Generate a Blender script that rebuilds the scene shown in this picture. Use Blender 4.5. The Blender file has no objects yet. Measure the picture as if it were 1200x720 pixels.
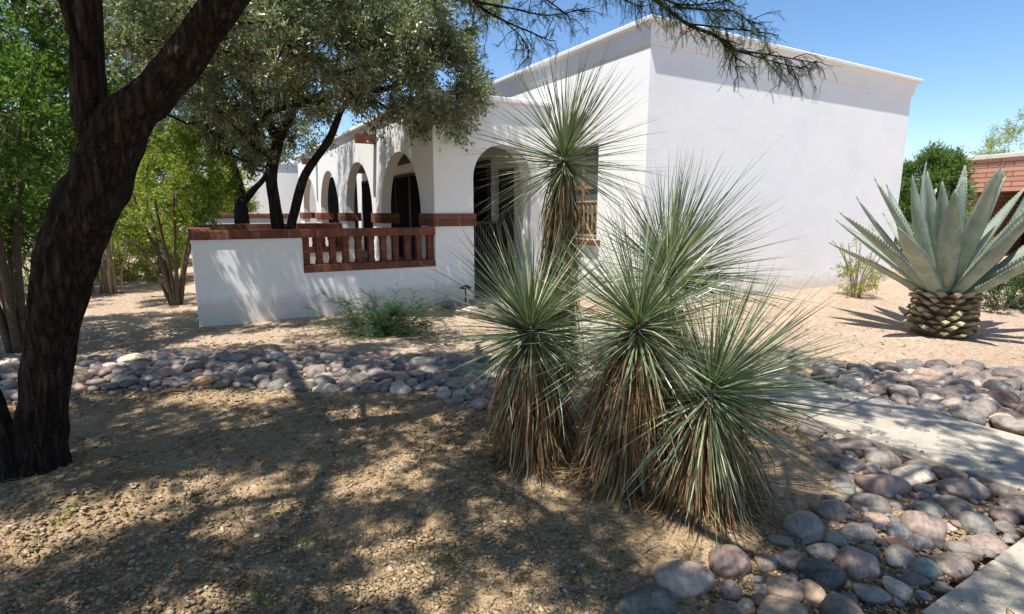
import bpy, math, random
import numpy as np
from mathutils import Vector, Matrix, noise as mnoise

R = math.radians
rng = np.random.default_rng(7)
random.seed(7)
scene = bpy.context.scene
COL = scene.collection

# ------------------------------------------------------------------ camera model
TH = R(9.85); F_PX = 645.0; EYE = 1.6
CT, ST = math.cos(TH), math.sin(TH)

def ray(px, py):
    u = (px - 600) / F_PX; v = (360 - py) / F_PX
    return np.array([u, CT + v * ST, -ST + v * CT])

def at(px, py, Y):
    d = ray(px, py); t = Y / d[1]
    return np.array([0, 0, EYE]) + d * t

# house frame: Q corner of the porch, eR along the front, eL going back
Q = np.array([-1.30, 9.38, 0.0])
EA = np.array([0.864, 0.503, 0.0]); EA /= np.linalg.norm(EA)
EB = np.array([-EA[1], EA[0], 0.0])

def hw(a, b, z=0.0):
    return Q + EA * a + EB * b + np.array([0, 0, z])

SUN_EL = R(67); SUN_AZ = math.atan2(-EB[1], -EB[0]) - R(63)
SHX, SHY = math.cos(SUN_AZ) / math.tan(SUN_EL), math.sin(SUN_AZ) / math.tan(SUN_EL)   # towards the sun, per metre of height

def to_h(x, y):
    r0 = x - Q[0]; r1 = y - Q[1]
    return r0 * EA[0] + r1 * EA[1], r0 * EB[0] + r1 * EB[1]

def sstep(t):
    t = np.clip(t, 0, 1); return t * t * (3 - 2 * t)

def zg(x, y):
    a, b = to_h(x, y)
    rise = 0.13 * sstep((b + 5.4) / 2.6) * sstep((a - 0.9) / 1.6)
    mound = 0.07 * np.exp(-(((x + 2.85) / 0.7) ** 2 + ((y - 3.15) / 0.6) ** 2))
    y0 = 0.06 * np.exp(-(((x - .6) / 0.8) ** 2 + ((y - 3.15) / 0.55) ** 2))
    return rise + mound + y0

def gp(px, py):
    d = ray(px, py); z = 0.0
    for _ in range(12):
        t = (z - EYE) / d[2]
        x, y = d[0] * t, d[1] * t
        z = float(zg(x, y))
    return np.array([x, y, z])

# ------------------------------------------------------------------ object helpers
def link(o, parent=None):
    COL.objects.link(o)
    if parent is not None: o.parent = parent
    return o

def tag(o, label=None, cat=None, group=None, kind=None):
    if label: o['label'] = label
    if cat: o['category'] = cat
    if group: o['group'] = group
    if kind: o['kind'] = kind
    return o

def thing(name, label, cat, loc=(0, 0, 0), rz=0.0, group=None):
    o = bpy.data.objects.new(name, None)
    o.empty_display_size = 0.2
    o.location = [float(c) for c in loc]; o.rotation_euler = (0, 0, rz)
    link(o); return tag(o, label, cat, group)

def mesh_np(name, V, F, mat=None, parent=None, smooth=False, origin=None):
    """V (n,3); F (m,k) array of equal-sized faces, or list of such arrays / python lists."""
    V = np.asarray(V, dtype=np.float64)
    if origin is not None: V = V - np.asarray(origin, dtype=np.float64)
    me = bpy.data.meshes.new(name)
    if isinstance(F, np.ndarray):
        k = F.shape[1]
        me.vertices.add(len(V)); me.vertices.foreach_set('co', V.ravel())
        me.loops.add(F.size); me.loops.foreach_set('vertex_index', F.ravel().astype(np.int32))
        me.polygons.add(len(F)); me.polygons.foreach_set('loop_start', np.arange(0, F.size, k, dtype=np.int32))
        me.update(calc_edges=True)
    else:
        me.from_pydata(V.tolist(), [], [list(map(int, f)) for f in F])
        me.update()
    if smooth:
        me.polygons.foreach_set('use_smooth', np.ones(len(me.polygons), dtype=bool))
    if mat: me.materials.append(mat)
    o = bpy.data.objects.new(name, me)
    link(o, parent)
    if parent is None and origin is not None: o.location = [float(c) for c in origin]
    return o

def bevel(o, w=0.01, seg=2):
    m = o.modifiers.new('bevel', 'BEVEL'); m.width = w; m.segments = seg; m.limit_method = 'ANGLE'
    return o

class MB:
    def __init__(s): s.v = []; s.f = []
    def add(s, v, f):
        n = len(s.v); s.v.extend([tuple(map(float, p)) for p in v]); s.f.extend([[i + n for i in q] for q in f]); return s
    def box(s, lo, hi):
        x0, y0, z0 = lo; x1, y1, z1 = hi
        return s.add([(x0, y0, z0), (x1, y0, z0), (x1, y1, z0), (x0, y1, z0), (x0, y0, z1), (x1, y0, z1), (x1, y1, z1), (x0, y1, z1)],
                     [(0, 3, 2, 1), (4, 5, 6, 7), (0, 1, 5, 4), (1, 2, 6, 5), (2, 3, 7, 6), (3, 0, 4, 7)])
    def tube(s, pts, rad, n=8, cap=True, rough=0.0, phase=0.0):
        pts = [np.asarray(p, float) for p in pts]
        ring = []; v = []
        up = None
        for i, p in enumerate(pts):
            d = pts[min(i + 1, len(pts) - 1)] - pts[max(i - 1, 0)]
            d = d / (np.linalg.norm(d) + 1e-9)
            if up is None:
                a = np.array([1., 0, 0]) if abs(d[0]) < .8 else np.array([0, 1., 0])
                up = a - d * np.dot(a, d)
            else: up = up - d * np.dot(up, d)
            up = up / (np.linalg.norm(up) + 1e-9); w = np.cross(d, up)
            for k in range(n):
                t = 2 * math.pi * k / n
                r = rad[i]
                if rough:
                    q = (math.cos(t) * 1.9 + phase, math.sin(t) * 1.9, i * 0.11)
                    q2 = (math.cos(t) * 5 + phase, math.sin(t) * 5 + 7, i * 0.17)
                    r = r * (1 + rough * mnoise.noise(q) + rough * .55 * mnoise.noise(q2))
                    if n >= 40:
                        q3 = (math.cos(t) * 11 + phase, math.sin(t) * 11, i * .06); r *= 1 + .055 * (1 - 2.4 * abs(mnoise.noise(q3)))
                v.append(p + (up * math.cos(t) + w * math.sin(t)) * r)
        f = []
        for i in range(len(pts) - 1):
            for k in range(n):
                a = i * n + k; b = i * n + (k + 1) % n
                f.append((a, b, b + n, a + n))
        if cap:
            f.append(list(range(n - 1, -1, -1))); m = (len(pts) - 1) * n; f.append([m + k for k in range(n)])
        return s.add(v, f)
    def build(s, name, mat, parent=None, smooth=False, origin=None):
        return mesh_np(name, np.array(s.v), s.f, mat, parent, smooth, origin)

def catmull(P, W, sub):
    P = [np.asarray(p, float) for p in P]; out = []; ow = []
    for i in range(len(P) - 1):
        p0 = P[max(i - 1, 0)]; p1 = P[i]; p2 = P[i + 1]; p3 = P[min(i + 2, len(P) - 1)]
        for k in range(sub):
            t = k / sub
            out.append(.5 * ((2 * p1) + (-p0 + p2) * t + (2 * p0 - 5 * p1 + 4 * p2 - p3) * t * t + (-p0 + 3 * p1 - 3 * p2 + p3) * t ** 3))
            ow.append(W[i] * (1 - t) + W[i + 1] * t)
    out.append(P[-1]); ow.append(W[-1])
    return out, ow

# ------------------------------------------------------------------ materials
def mat_new(name):
    m = bpy.data.materials.new(name); m.use_nodes = True
    nt = m.node_tree
    for n in list(nt.nodes): nt.nodes.remove(n)
    out = nt.nodes.new('ShaderNodeOutputMaterial')
    return m, nt, out

def N(nt, t, **kw):
    n = nt.nodes.new(t)
    for k, v in kw.items(): setattr(n, k, v)
    return n

def ramp(nt, fac, stops, interp='LINEAR'):
    r = N(nt, 'ShaderNodeValToRGB'); cr = r.color_ramp; cr.interpolation = interp
    while len(cr.elements) < len(stops): cr.elements.new(0.5)
    for e, (p, c) in zip(cr.elements, stops):
        e.position = p; e.color = (*c, 1) if len(c) == 3 else c
    if fac is not None: nt.links.new(fac, r.inputs[0])
    return r

def noise_n(nt, vec, scale, detail=4, rough=.55):
    n = N(nt, 'ShaderNodeTexNoise'); n.inputs['Scale'].default_value = scale
    n.inputs['Detail'].default_value = detail; n.inputs['Roughness'].default_value = rough
    if vec is not None: nt.links.new(vec, n.inputs['Vector'])
    return n

def mixc(nt, a, b, fac, mode='MIX'):
    m = N(nt, 'ShaderNodeMix', data_type='RGBA', blend_type=mode)
    for s, v in ((0, fac), (6, a), (7, b)):
        if isinstance(v, (int, float)): m.inputs[s].default_value = v
        elif isinstance(v, tuple): m.inputs[s].default_value = (*v, 1)
        else: nt.links.new(v, m.inputs[s])
    return m.outputs[2]

def bump(nt, h, strength, dist, prev=None):
    b = N(nt, 'ShaderNodeBump'); b.inputs['Strength'].default_value = strength; b.inputs['Distance'].default_value = dist
    nt.links.new(h, b.inputs['Height'])
    if prev is not None: nt.links.new(prev, b.inputs['Normal'])
    return b.outputs[0]

def principled(nt, out, col, rough=.8, nrm=None, spec=.3, metal=0):
    p = N(nt, 'ShaderNodeBsdfPrincipled')
    if isinstance(col, tuple): p.inputs['Base Color'].default_value = (*col, 1)
    else: nt.links.new(col, p.inputs['Base Color'])
    p.inputs['Roughness'].default_value = rough; p.inputs['Specular IOR Level'].default_value = spec
    p.inputs['Metallic'].default_value = metal
    if nrm is not None: nt.links.new(nrm, p.inputs['Normal'])
    nt.links.new(p.outputs[0], out.inputs[0]); return p

def coords(nt, which='Object'):
    return N(nt, 'ShaderNodeTexCoord').outputs[which]

def m_stucco():
    m, nt, out = mat_new('white_stucco'); c = coords(nt)
    n1 = noise_n(nt, c, 1.1, 6, .65); n2 = noise_n(nt, c, 60, 3); n3 = noise_n(nt, c, 9, 5, .6)
    col = ramp(nt, n1.outputs[0], [(.3, (.79, .785, .77)), (.5, (.84, .835, .815)), (.8, (.81, .80, .78))])
    mp = N(nt, 'ShaderNodeMapping'); mp.inputs['Scale'].default_value = (9, 9, .5); nt.links.new(c, mp.inputs[0])
    ns = noise_n(nt, mp.outputs[0], 1, 4)
    st = ramp(nt, ns.outputs[0], [(.6, (0, 0, 0)), (.85, (.25, .25, .25))])
    col2 = mixc(nt, col.outputs[0], (.66, .63, .57), st.outputs[0])
    sz = N(nt, 'ShaderNodeSeparateXYZ'); nt.links.new(c, sz.inputs[0])
    ad = N(nt, 'ShaderNodeMath', operation='MULTIPLY_ADD'); nt.links.new(n3.outputs[0], ad.inputs[0]); ad.inputs[1].default_value = -.5; nt.links.new(sz.outputs[2], ad.inputs[2])
    dr = ramp(nt, ad.outputs[0], [(0.0, (.5, .5, .5)), (.16, (0, 0, 0))])
    col3 = mixc(nt, col2, (.55, .46, .36), dr.outputs[0])
    b = bump(nt, n2.outputs[0], .22, .003); b = bump(nt, n3.outputs[0], .22, .01, b); b = bump(nt, n1.outputs[0], .4, .02, b)
    wv = N(nt, 'ShaderNodeVectorMath', operation='MULTIPLY_ADD'); nt.links.new(n3.outputs[1], wv.inputs[0]); wv.inputs[1].default_value = (.35, .35, .35); nt.links.new(c, wv.inputs[2])
    vc = N(nt, 'ShaderNodeTexVoronoi', feature='DISTANCE_TO_EDGE'); vc.inputs['Scale'].default_value = .55; nt.links.new(wv.outputs[0], vc.inputs[0])
    ck = ramp(nt, vc.outputs[0], [(.0, (.30, .30, .30)), (.0035, (0, 0, 0))])
    n5 = noise_n(nt, c, .7, 2); ckm = ramp(nt, n5.outputs[0], [(.5, (0, 0, 0)), (.6, (1, 1, 1))])
    ckf = mixc(nt, ck.outputs[0], ckm.outputs[0], 1.0, 'MULTIPLY')
    col4 = mixc(nt, col3, (.42, .40, .37), ckf)
    principled(nt, out, col4, .9, b, .2); return m

def m_brick():
    m, nt, out = mat_new('red_brick'); c = coords(nt)
    s = N(nt, 'ShaderNodeSeparateXYZ'); nt.links.new(c, s.inputs[0])
    ad = N(nt, 'ShaderNodeMath', operation='ADD'); nt.links.new(s.outputs[0], ad.inputs[0]); nt.links.new(s.outputs[1], ad.inputs[1])
    cb = N(nt, 'ShaderNodeCombineXYZ'); nt.links.new(ad.outputs[0], cb.inputs[0]); nt.links.new(s.outputs[2], cb.inputs[1])
    br = N(nt, 'ShaderNodeTexBrick'); nt.links.new(cb.outputs[0], br.inputs[0])
    br.inputs['Scale'].default_value = 1; br.inputs['Brick Width'].default_value = .41; br.inputs['Row Height'].default_value = .5
    br.inputs['Mortar Size'].default_value = .006; br.offset = 0
    br.inputs['Color1'].default_value = (.25, .085, .05, 1); br.inputs['Color2'].default_value = (.155, .062, .042, 1); br.inputs['Mortar'].default_value = (.27, .18, .13, 1)
    n = noise_n(nt, c, 14, 6, .7); n2 = noise_n(nt, c, 70, 3)
    v = ramp(nt, n.outputs[0], [(.3, (.55, .5, .5)), (.6, (1, 1, 1)), (.8, (1.35, 1.25, 1.15))])
    col = mixc(nt, br.outputs[0], v.outputs[0], 1.0, 'MULTIPLY')
    b = bump(nt, n2.outputs[0], .4, .004); b = bump(nt, n.outputs[0], .5, .01, b)
    principled(nt, out, col, .85, b, .25); return m

def m_plain(name, col, rough=.7, var=.25, scale=12, bmp=.3, dist=.005, metal=0, spec=.3):
    m, nt, out = mat_new(name); c = coords(nt); n = noise_n(nt, c, scale, 5, .6)
    lo = tuple(x * (1 - var) for x in col); hi = tuple(min(1, x * (1 + var)) for x in col)
    r = ramp(nt, n.outputs[0], [(.3, lo), (.7, hi)])
    principled(nt, out, r.outputs[0], rough, bump(nt, n.outputs[0], bmp, dist), spec, metal); return m

def m_bark(name, dark, mid, light, vs=9):
    m, nt, out = mat_new(name); c = coords(nt)
    mp = N(nt, 'ShaderNodeMapping'); mp.inputs['Scale'].default_value = (vs * 2.2, vs * 2.2, vs * .45); nt.links.new(c, mp.inputs[0])
    n0 = noise_n(nt, mp.outputs[0], 1.0, 8, .65); n1 = noise_n(nt, c, 45, 4)
    n2 = noise_n(nt, c, 3.5, 3)
    r = ramp(nt, n0.outputs[0], [(.32, dark), (.52, mid), (.72, light)])
    col = mixc(nt, r.outputs[0], tuple(x * .6 for x in mid), n2.outputs[0])
    nv = N(nt, 'ShaderNodeVectorMath', operation='MULTIPLY_ADD'); nt.links.new(n1.outputs[1], nv.inputs[0]); nv.inputs[1].default_value = (1.0, 1.0, 1.0); nt.links.new(mp.outputs[0], nv.inputs[2])
    vo = N(nt, 'ShaderNodeTexVoronoi', feature='DISTANCE_TO_EDGE'); vo.inputs['Scale'].default_value = 1.0
    sq = N(nt, 'ShaderNodeVectorMath', operation='MULTIPLY'); nt.links.new(nv.outputs[0], sq.inputs[0]); sq.inputs[1].default_value = (1.0, 1.0, .38); nt.links.new(sq.outputs[0], vo.inputs[0])
    pl = ramp(nt, vo.outputs[0], [(0, (0, 0, 0)), (.16, (1, 1, 1))])
    fis = ramp(nt, vo.outputs[0], [(0, (.45, .45, .45)), (.2, (1, 1, 1))])
    col = mixc(nt, col, fis.outputs[0], 1.0, 'MULTIPLY')
    b = bump(nt, n1.outputs[0], .35, .006); b = bump(nt, n0.outputs[0], .8, .03, b); b = bump(nt, pl.outputs[0], .7, .016, b)
    principled(nt, out, col, .95, b, .15); return m

def m_leaf(name, stops, trans=.3, rough=.5, gloss=.12, pos=0.0):
    m, nt, out = mat_new(name)
    g = N(nt, 'ShaderNodeNewGeometry'); r = ramp(nt, g.outputs['Random Per Island'], stops)
    p = N(nt, 'ShaderNodeBsdfPrincipled'); nt.links.new(r.outputs[0], p.inputs['Base Color'])
    p.inputs['Roughness'].default_value = rough; p.inputs['Specular IOR Level'].default_value = gloss * 3
    t = N(nt, 'ShaderNodeBsdfTranslucent')
    tc = mixc(nt, r.outputs[0], (1.25, 1.35, .55), 1.0, 'MULTIPLY'); nt.links.new(tc, t.inputs[0])
    mx = N(nt, 'ShaderNodeMixShader'); mx.inputs[0].default_value = trans
    nt.links.new(p.outputs[0], mx.inputs[1]); nt.links.new(t.outputs[0], mx.inputs[2]); nt.links.new(mx.outputs[0], out.inputs[0])
    return m

def m_ground():
    m, nt, out = mat_new('gravel_ground'); c = coords(nt)
    v1 = N(nt, 'ShaderNodeTexVoronoi'); v1.inputs['Scale'].default_value = 42; nt.links.new(c, v1.inputs[0])
    v2 = N(nt, 'ShaderNodeTexVoronoi'); v2.inputs['Scale'].default_value = 95; nt.links.new(c, v2.inputs[0])
    n1 = noise_n(nt, c, .8, 6, .6); n2 = noise_n(nt, c, 160, 3); n3 = noise_n(nt, c, 5, 5, .65)
    sv = N(nt, 'ShaderNodeSeparateColor'); nt.links.new(v1.outputs['Color'], sv.inputs[0])
    peb = ramp(nt, sv.outputs[0], [(0, (.30, .225, .16)), (.3, (.42, .325, .24)), (.55, (.52, .41, .31)), (.8, (.46, .33, .245)), (1, (.60, .52, .43))])
    soil = ramp(nt, n2.outputs[0], [(.3, (.26, .17, .09)), (.7, (.45, .315, .175))])
    # finer yellow soil shows through in the near planting bed, pinkish gravel beyond
    s = N(nt, 'ShaderNodeSeparateXYZ'); nt.links.new(c, s.inputs[0])
    mr = N(nt, 'ShaderNodeMapRange'); mr.inputs[1].default_value = 6.3; mr.inputs[2].default_value = 4.6; nt.links.new(s.outputs[1], mr.inputs[0])
    mr2 = N(nt, 'ShaderNodeMapRange'); mr2.inputs[1].default_value = 2.6; mr2.inputs[2].default_value = 1.6; nt.links.new(s.outputs[0], mr2.inputs[0])
    mm = N(nt, 'ShaderNodeMath', operation='MULTIPLY'); nt.links.new(mr.outputs[0], mm.inputs[0]); mm.inputs[1].default_value = .62
    pat = ramp(nt, n3.outputs[0], [(.35, (0, 0, 0)), (.65, (1, 1, 1))])
    ms = N(nt, 'ShaderNodeMath', operation='MULTIPLY_ADD'); nt.links.new(pat.outputs[0], ms.inputs[0]); ms.inputs[1].default_value = .35; nt.links.new(mm.outputs[0], ms.inputs[2])
    ms.use_clamp = True
    col = mixc(nt, peb.outputs[0], soil.outputs[0], ms.outputs[0])
    big = ramp(nt, n1.outputs[0], [(.3, (.86, .84, .82)), (.7, (1.06, 1.05, 1.04))])
    col = mixc(nt, col, big.outputs[0], 1.0, 'MULTIPLY')
    b = bump(nt, v2.outputs['Distance'], .55, .008); b = bump(nt, v1.outputs['Distance'], .7, .016, b); b = bump(nt, n3.outputs[0], .6, .03, b)
    principled(nt, out, col, .95, b, .12); return m

def m_concrete():
    m, nt, out = mat_new('concrete'); c = coords(nt)
    n1 = noise_n(nt, c, 2.2, 7, .65); n2 = noise_n(nt, c, 120, 3); v = noise_n(nt, c, 420, 2)
    r = ramp(nt, n1.outputs[0], [(.3, (.36, .315, .25)), (.55, (.46, .41, .33)), (.75, (.52, .46, .37))])
    sp = ramp(nt, n2.outputs[0], [(.35, (.78, .77, .76)), (.6, (1.05, 1.05, 1.05))])
    col = mixc(nt, r.outputs[0], sp.outputs[0], 1.0, 'MULTIPLY')
    b = bump(nt, v.outputs[0], .3, .003); b = bump(nt, n2.outputs[0], .4, .006, b)
    principled(nt, out, col, .92, b, .15); return m

def m_stone(islands=False):
    m, nt, out = mat_new('river_stone_mix' if islands else 'river_stone'); c = coords(nt)
    oi = N(nt, 'ShaderNodeObjectInfo'); g = N(nt, 'ShaderNodeNewGeometry')
    add = N(nt, 'ShaderNodeVectorMath', operation='ADD'); nt.links.new(c, add.inputs[0])
    sc = N(nt, 'ShaderNodeMath', operation='MULTIPLY'); sc.inputs[1].default_value = 37
    nt.links.new(g.outputs['Random Per Island'] if islands else oi.outputs['Random'], sc.inputs[0]); nt.links.new(sc.outputs[0], add.inputs[1])
    n1 = noise_n(nt, add.outputs[0], 3 if not islands else 8, 6, .65); n2 = noise_n(nt, c, 55, 4)
    w = N(nt, 'ShaderNodeTexWave'); w.inputs['Scale'].default_value = 1.1 if not islands else 4; w.inputs['Distortion'].default_value = 9; w.inputs['Detail'].default_value = 3; nt.links.new(add.outputs[0], w.inputs[0])
    if islands:
        base = ramp(nt, g.outputs['Random Per Island'], [(0, (.14, .13, .135)), (.2, (.23, .20, .20)), (.4, (.32, .25, .22)), (.55, (.20, .22, .24)), (.7, (.42, .36, .31)), (.85, (.28, .19, .18)), (1, (.50, .46, .40))], 'CONSTANT').outputs[0]
    else: base = oi.outputs['Color']
    v = ramp(nt, n1.outputs[0], [(.28, (.62, .60, .58)), (.5, (1.05, 1.03, 1.0)), (.74, (1.42, 1.32, 1.2))])
    col = mixc(nt, base, v.outputs[0], 1.0, 'MULTIPLY')
    wv = ramp(nt, w.outputs[0], [(.35, (.86, .86, .87)), (.7, (1.08, 1.06, 1.04))])
    col = mixc(nt, col, wv.outputs[0], .8, 'MULTIPLY')
    dust = ramp(nt, n2.outputs[0], [(.55, (0, 0, 0)), (.85, (.3, .3, .3))])
    n4 = noise_n(nt, add.outputs[0], 1.6, 5, .7); d2 = ramp(nt, n4.outputs[0], [(.45, (0, 0, 0)), (.75, (.5, .5, .5))])
    col = mixc(nt, col, (.40, .335, .26), d2.outputs[0])
    col = mixc(nt, col, (.5, .43, .35), dust.outputs[0])
    b = bump(nt, n2.outputs[0], .25, .004); b = bump(nt, n1.outputs[0], .3, .015, b)
    principled(nt, out, col, .62, b, .35); return m

M = dict(
    stucco=m_stucco(), brick=m_brick(), ground=m_ground(), concrete=m_concrete(), stone=m_stone(), stone_mix=m_stone(True),
    bark=m_bark('dark_furrowed_bark', (.009, .0065, .005), (.043, .030, .023), (.14, .105, .08), 13),
    olive_bark=m_bark('olive_bark', (.02, .016, .014), (.06, .048, .04), (.14, .12, .10), 12),
    twig=m_plain('twig_bark', (.09, .065, .045), .9, .35, 30),
    pale_twig=m_plain('pale_twig', (.26, .20, .13), .9, .3, 25),
    glass=m_plain('dark_glass', (.012, .014, .015), .12, .1, 3, 0, spec=.5),
    black=m_plain('black_metal', (.012, .012, .013), .5, .2, 20),
    matte=m_plain('matte_black', (.008, .008, .009), .95, .2, 20, .1, .002, spec=.05),  # gate mesh, and a stand-in for darkness deep in the gallery
    dark_wood=m_plain('dark_wood', (.035, .02, .014), .6, .3, 18),
    tan_wood=m_plain('tan_wood', (.27, .17, .09), .7, .3, 18),
    grey_pane=m_plain('grey_green_pane', (.11, .125, .115), .25, .15, 4, .05, spec=.5),
    floor=m_plain('porch_tile', (.22, .13, .09), .7, .2, 6),
    ceiling=m_plain('porch_ceiling', (.12, .09, .07), .9, .08, 4),
    cream=m_plain('cream_coping', (.62, .56, .46), .85, .1, 6),
    olive=m_leaf('olive_leaf', [(0, (.06, .078, .04)), (.35, (.14, .165, .085)), (.7, (.25, .275, .165)), (1, (.42, .43, .31))], .3, .4, .25),
    green=m_leaf('green_leaf', [(0, (.035, .08, .018)), (.45, (.08, .15, .03)), (.8, (.15, .24, .05)), (1, (.25, .33, .09))], .46, .4, .18),
    bright=m_leaf('bright_green_leaf', [(0, (.09, .14, .02)), (.5, (.20, .27, .05)), (.85, (.33, .38, .09)), (1, (.42, .46, .15))], .5, .5, .1),
    yellow=m_leaf('yellow_green_leaf', [(0, (.13, .16, .025)), (.5, (.27, .31, .06)), (1, (.42, .44, .12))], .45, .6, .06),
    dkgreen=m_leaf('dark_green_leaf', [(0, (.02, .045, .013)), (.5, (.045, .085, .025)), (1, (.10, .15, .045))], .3, .4, .18),
    pinnate=m_leaf('feathery_leaf', [(0, (.028, .05, .018)), (.6, (.06, .10, .035)), (1, (.11, .16, .06))], .35, .55, .08),
    fern=m_leaf('ferny_leaf', [(0, (.018, .052, .022)), (.6, (.04, .095, .04)), (1, (.08, .15, .06))], .3, .5, .1),
    yucca=m_leaf('yucca_leaf', [(0, (.075, .105, .055)), (.35, (.155, .20, .11)), (.7, (.27, .32, .19)), (.9, (.41, .44, .26)), (1, (.52, .49, .27))], .18, .36, .25),
    skirt=m_leaf('dead_yucca_leaf', [(0, (.07, .036, .017)), (.35, (.16, .085, .038)), (.65, (.27, .165, .075)), (.85, (.40, .28, .14)), (1, (.52, .42, .26))], .2, .6, .08),
    flower=m_leaf('red_flower', [(0, (.22, .05, .03)), (1, (.36, .13, .08))], .3, .9, .0),
    dry=m_leaf('dry_leaf', [(0, (.14, .11, .05)), (.5, (.24, .20, .09)), (1, (.36, .33, .17))], .25, .7, .05),
    chip=m_leaf('ground_chip', [(0, (.15, .095, .05)), (.35, (.31, .21, .115)), (.65, (.41, .30, .18)), (.88, (.42, .33, .225)), (1, (.56, .48, .37))], .0, .95, .02),
)
def m_agave():
    m, nt, out = mat_new('agave_leaf'); c = coords(nt)
    n1 = noise_n(nt, c, 5, 4); mp = N(nt, 'ShaderNodeMapping'); mp.inputs['Scale'].default_value = (30, 30, 4); nt.links.new(c, mp.inputs[0])
    n2 = noise_n(nt, mp.outputs[0], 1, 5, .7); oi = N(nt, 'ShaderNodeObjectInfo')
    r = ramp(nt, n1.outputs[0], [(.3, (.205, .25, .21)), (.55, (.285, .335, .28)), (.75, (.37, .41, .34))])
    v = ramp(nt, n2.outputs[0], [(.3, (.8, .82, .82)), (.7, (1.12, 1.1, 1.08))])
    col = mixc(nt, r.outputs[0], v.outputs[0], 1.0, 'MULTIPLY')
    rr = ramp(nt, oi.outputs['Random'], [(0, (.8, .84, .82)), (1, (1.12, 1.1, 1.0))]); col = mixc(nt, col, rr.outputs[0], 1.0, 'MULTIPLY')
    n6 = noise_n(nt, c, 9, 6, .75); sc = ramp(nt, n6.outputs[0], [(.64, (0, 0, 0)), (.74, (.6, .6, .6))]); col = mixc(nt, col, (.24, .20, .13), sc.outputs[0])
    principled(nt, out, col, .5, bump(nt, n2.outputs[0], .15, .006), .35); return m
M['agave'] = m_agave()
M['agave_stump'] = m_plain('agave_stump', (.09, .065, .04), .9, .5, 14, .6, .015)
M['agave_scar'] = m_leaf('agave_scar', [(0, (.13, .10, .055)), (.5, (.25, .205, .12)), (1, (.42, .38, .26))], 0, .8, .1)
def m_farbrick():
    m, nt, out = mat_new('banded_terracotta_brick'); c = coords(nt)
    s = N(nt, 'ShaderNodeSeparateXYZ'); nt.links.new(c, s.inputs[0])
    ad = N(nt, 'ShaderNodeMath', operation='ADD'); nt.links.new(s.outputs[0], ad.inputs[0]); nt.links.new(s.outputs[1], ad.inputs[1])
    cb = N(nt, 'ShaderNodeCombineXYZ'); nt.links.new(ad.outputs[0], cb.inputs[0]); nt.links.new(s.outputs[2], cb.inputs[1])
    br = N(nt, 'ShaderNodeTexBrick'); nt.links.new(cb.outputs[0], br.inputs[0])
    br.inputs['Scale'].default_value = 1; br.inputs['Brick Width'].default_value = .8; br.inputs['Row Height'].default_value = .16; br.inputs['Mortar Size'].default_value = .022
    br.inputs['Color1'].default_value = (.56, .30, .20, 1); br.inputs['Color2'].default_value = (.48, .25, .165, 1); br.inputs['Mortar'].default_value = (.27, .11, .08, 1)
    principled(nt, out, br.outputs[0], .85, bump(nt, br.outputs['Fac'], -.6, .02), .2); return m
M['farbrick'] = m_farbrick()

# ------------------------------------------------------------------ foliage builders
def unit(a): return a / (np.linalg.norm(a, axis=-1, keepdims=True) + 1e-9)

def leaf_quads(P, D, Nn, L, W, fold=.18):
    S = unit(np.cross(D, Nn)); Nn = np.cross(S, D)
    L = L[:, None]; W = W[:, None]
    m = P + D * L * .45
    V = np.stack([P, m + S * W * .5 + Nn * W * fold, P + D * L, m - S * W * .5 + Nn * W * fold], 1)
    return V.reshape(-1, 3)

def quads(V): return np.arange(len(V)).reshape(-1, 4)

def ellipsoid_pts(n, c, r, shell=.5):
    d = unit(rng.normal(size=(n, 3))); t = rng.random(n) ** (1 / 3.) ; t = t * (1 - shell) + shell * (0.75 + .25 * rng.random(n))
    return np.asarray(c) + d * t[:, None] * np.asarray(r)

class Skel:
    """branches grown towards given points, each joined to the nearest node already there"""
    def __init__(s): s.p = []; s.par = []; s.fix = []
    def chain(s, pts, rad, parent=-1):
        for q, r in zip(pts, rad):
            s.p.append(np.asarray(q, float)); s.par.append(parent); s.fix.append(r); parent = len(s.p) - 1
        return parent
    def grow(s, targets, root, wig=.08, up=.15, startable=None, seg=.45):
        targets = sorted(targets, key=lambda t: np.linalg.norm(t - root))
        ends = []
        for t in targets:
            A = np.array(s.p); d = np.linalg.norm(A - t, axis=1) + .25 * np.maximum(0, A[:, 2] - t[2])
            if startable is not None: d[:startable] += 1e3
            j = int(np.argmin(d)); a = s.p[j]; L = np.linalg.norm(t - a); n = max(1, int(L / seg)); par = j
            for k in range(1, n + 1):
                f = k / n; q = a + (t - a) * f + np.array([0, 0, up * L * math.sin(math.pi * f) * .5])
                if k < n: q = q + rng.normal(size=3) * wig * min(1, L)
                s.p.append(q); s.par.append(par); s.fix.append(None); par = len(s.p) - 1
            ends.append(par)
        return ends
    def radii(s, rmin, p=.42, cap=.12):
        cnt = np.zeros(len(s.p)); has = np.zeros(len(s.p))
        ch = [[] for _ in s.p]
        for i, q in enumerate(s.par):
            if q >= 0: ch[q].append(i)
        for i in range(len(s.p) - 1, -1, -1):
            cnt[i] = max(1, sum(cnt[c] for c in ch[i]))
        r = np.minimum(cap, rmin * cnt ** p)
        for i, f in enumerate(s.fix):
            if f is not None: r[i] = f
        return r
    def mesh(s, mb, rmin, n=6, p=.42, cap=.12, skip_fixed=True):
        r = s.radii(rmin, p, cap)
        for i, q in enumerate(s.par):
            if q < 0 or (skip_fixed and s.fix[i] is not None): continue
            r0 = min(r[q], r[i] * 1.25)
            mb.tube([s.p[q], (s.p[q] + s.p[i]) * .5, s.p[i]], [r0, (r0 + r[i]) * .5, r[i]], n if r[i] > .012 else 4, cap=False)

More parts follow.
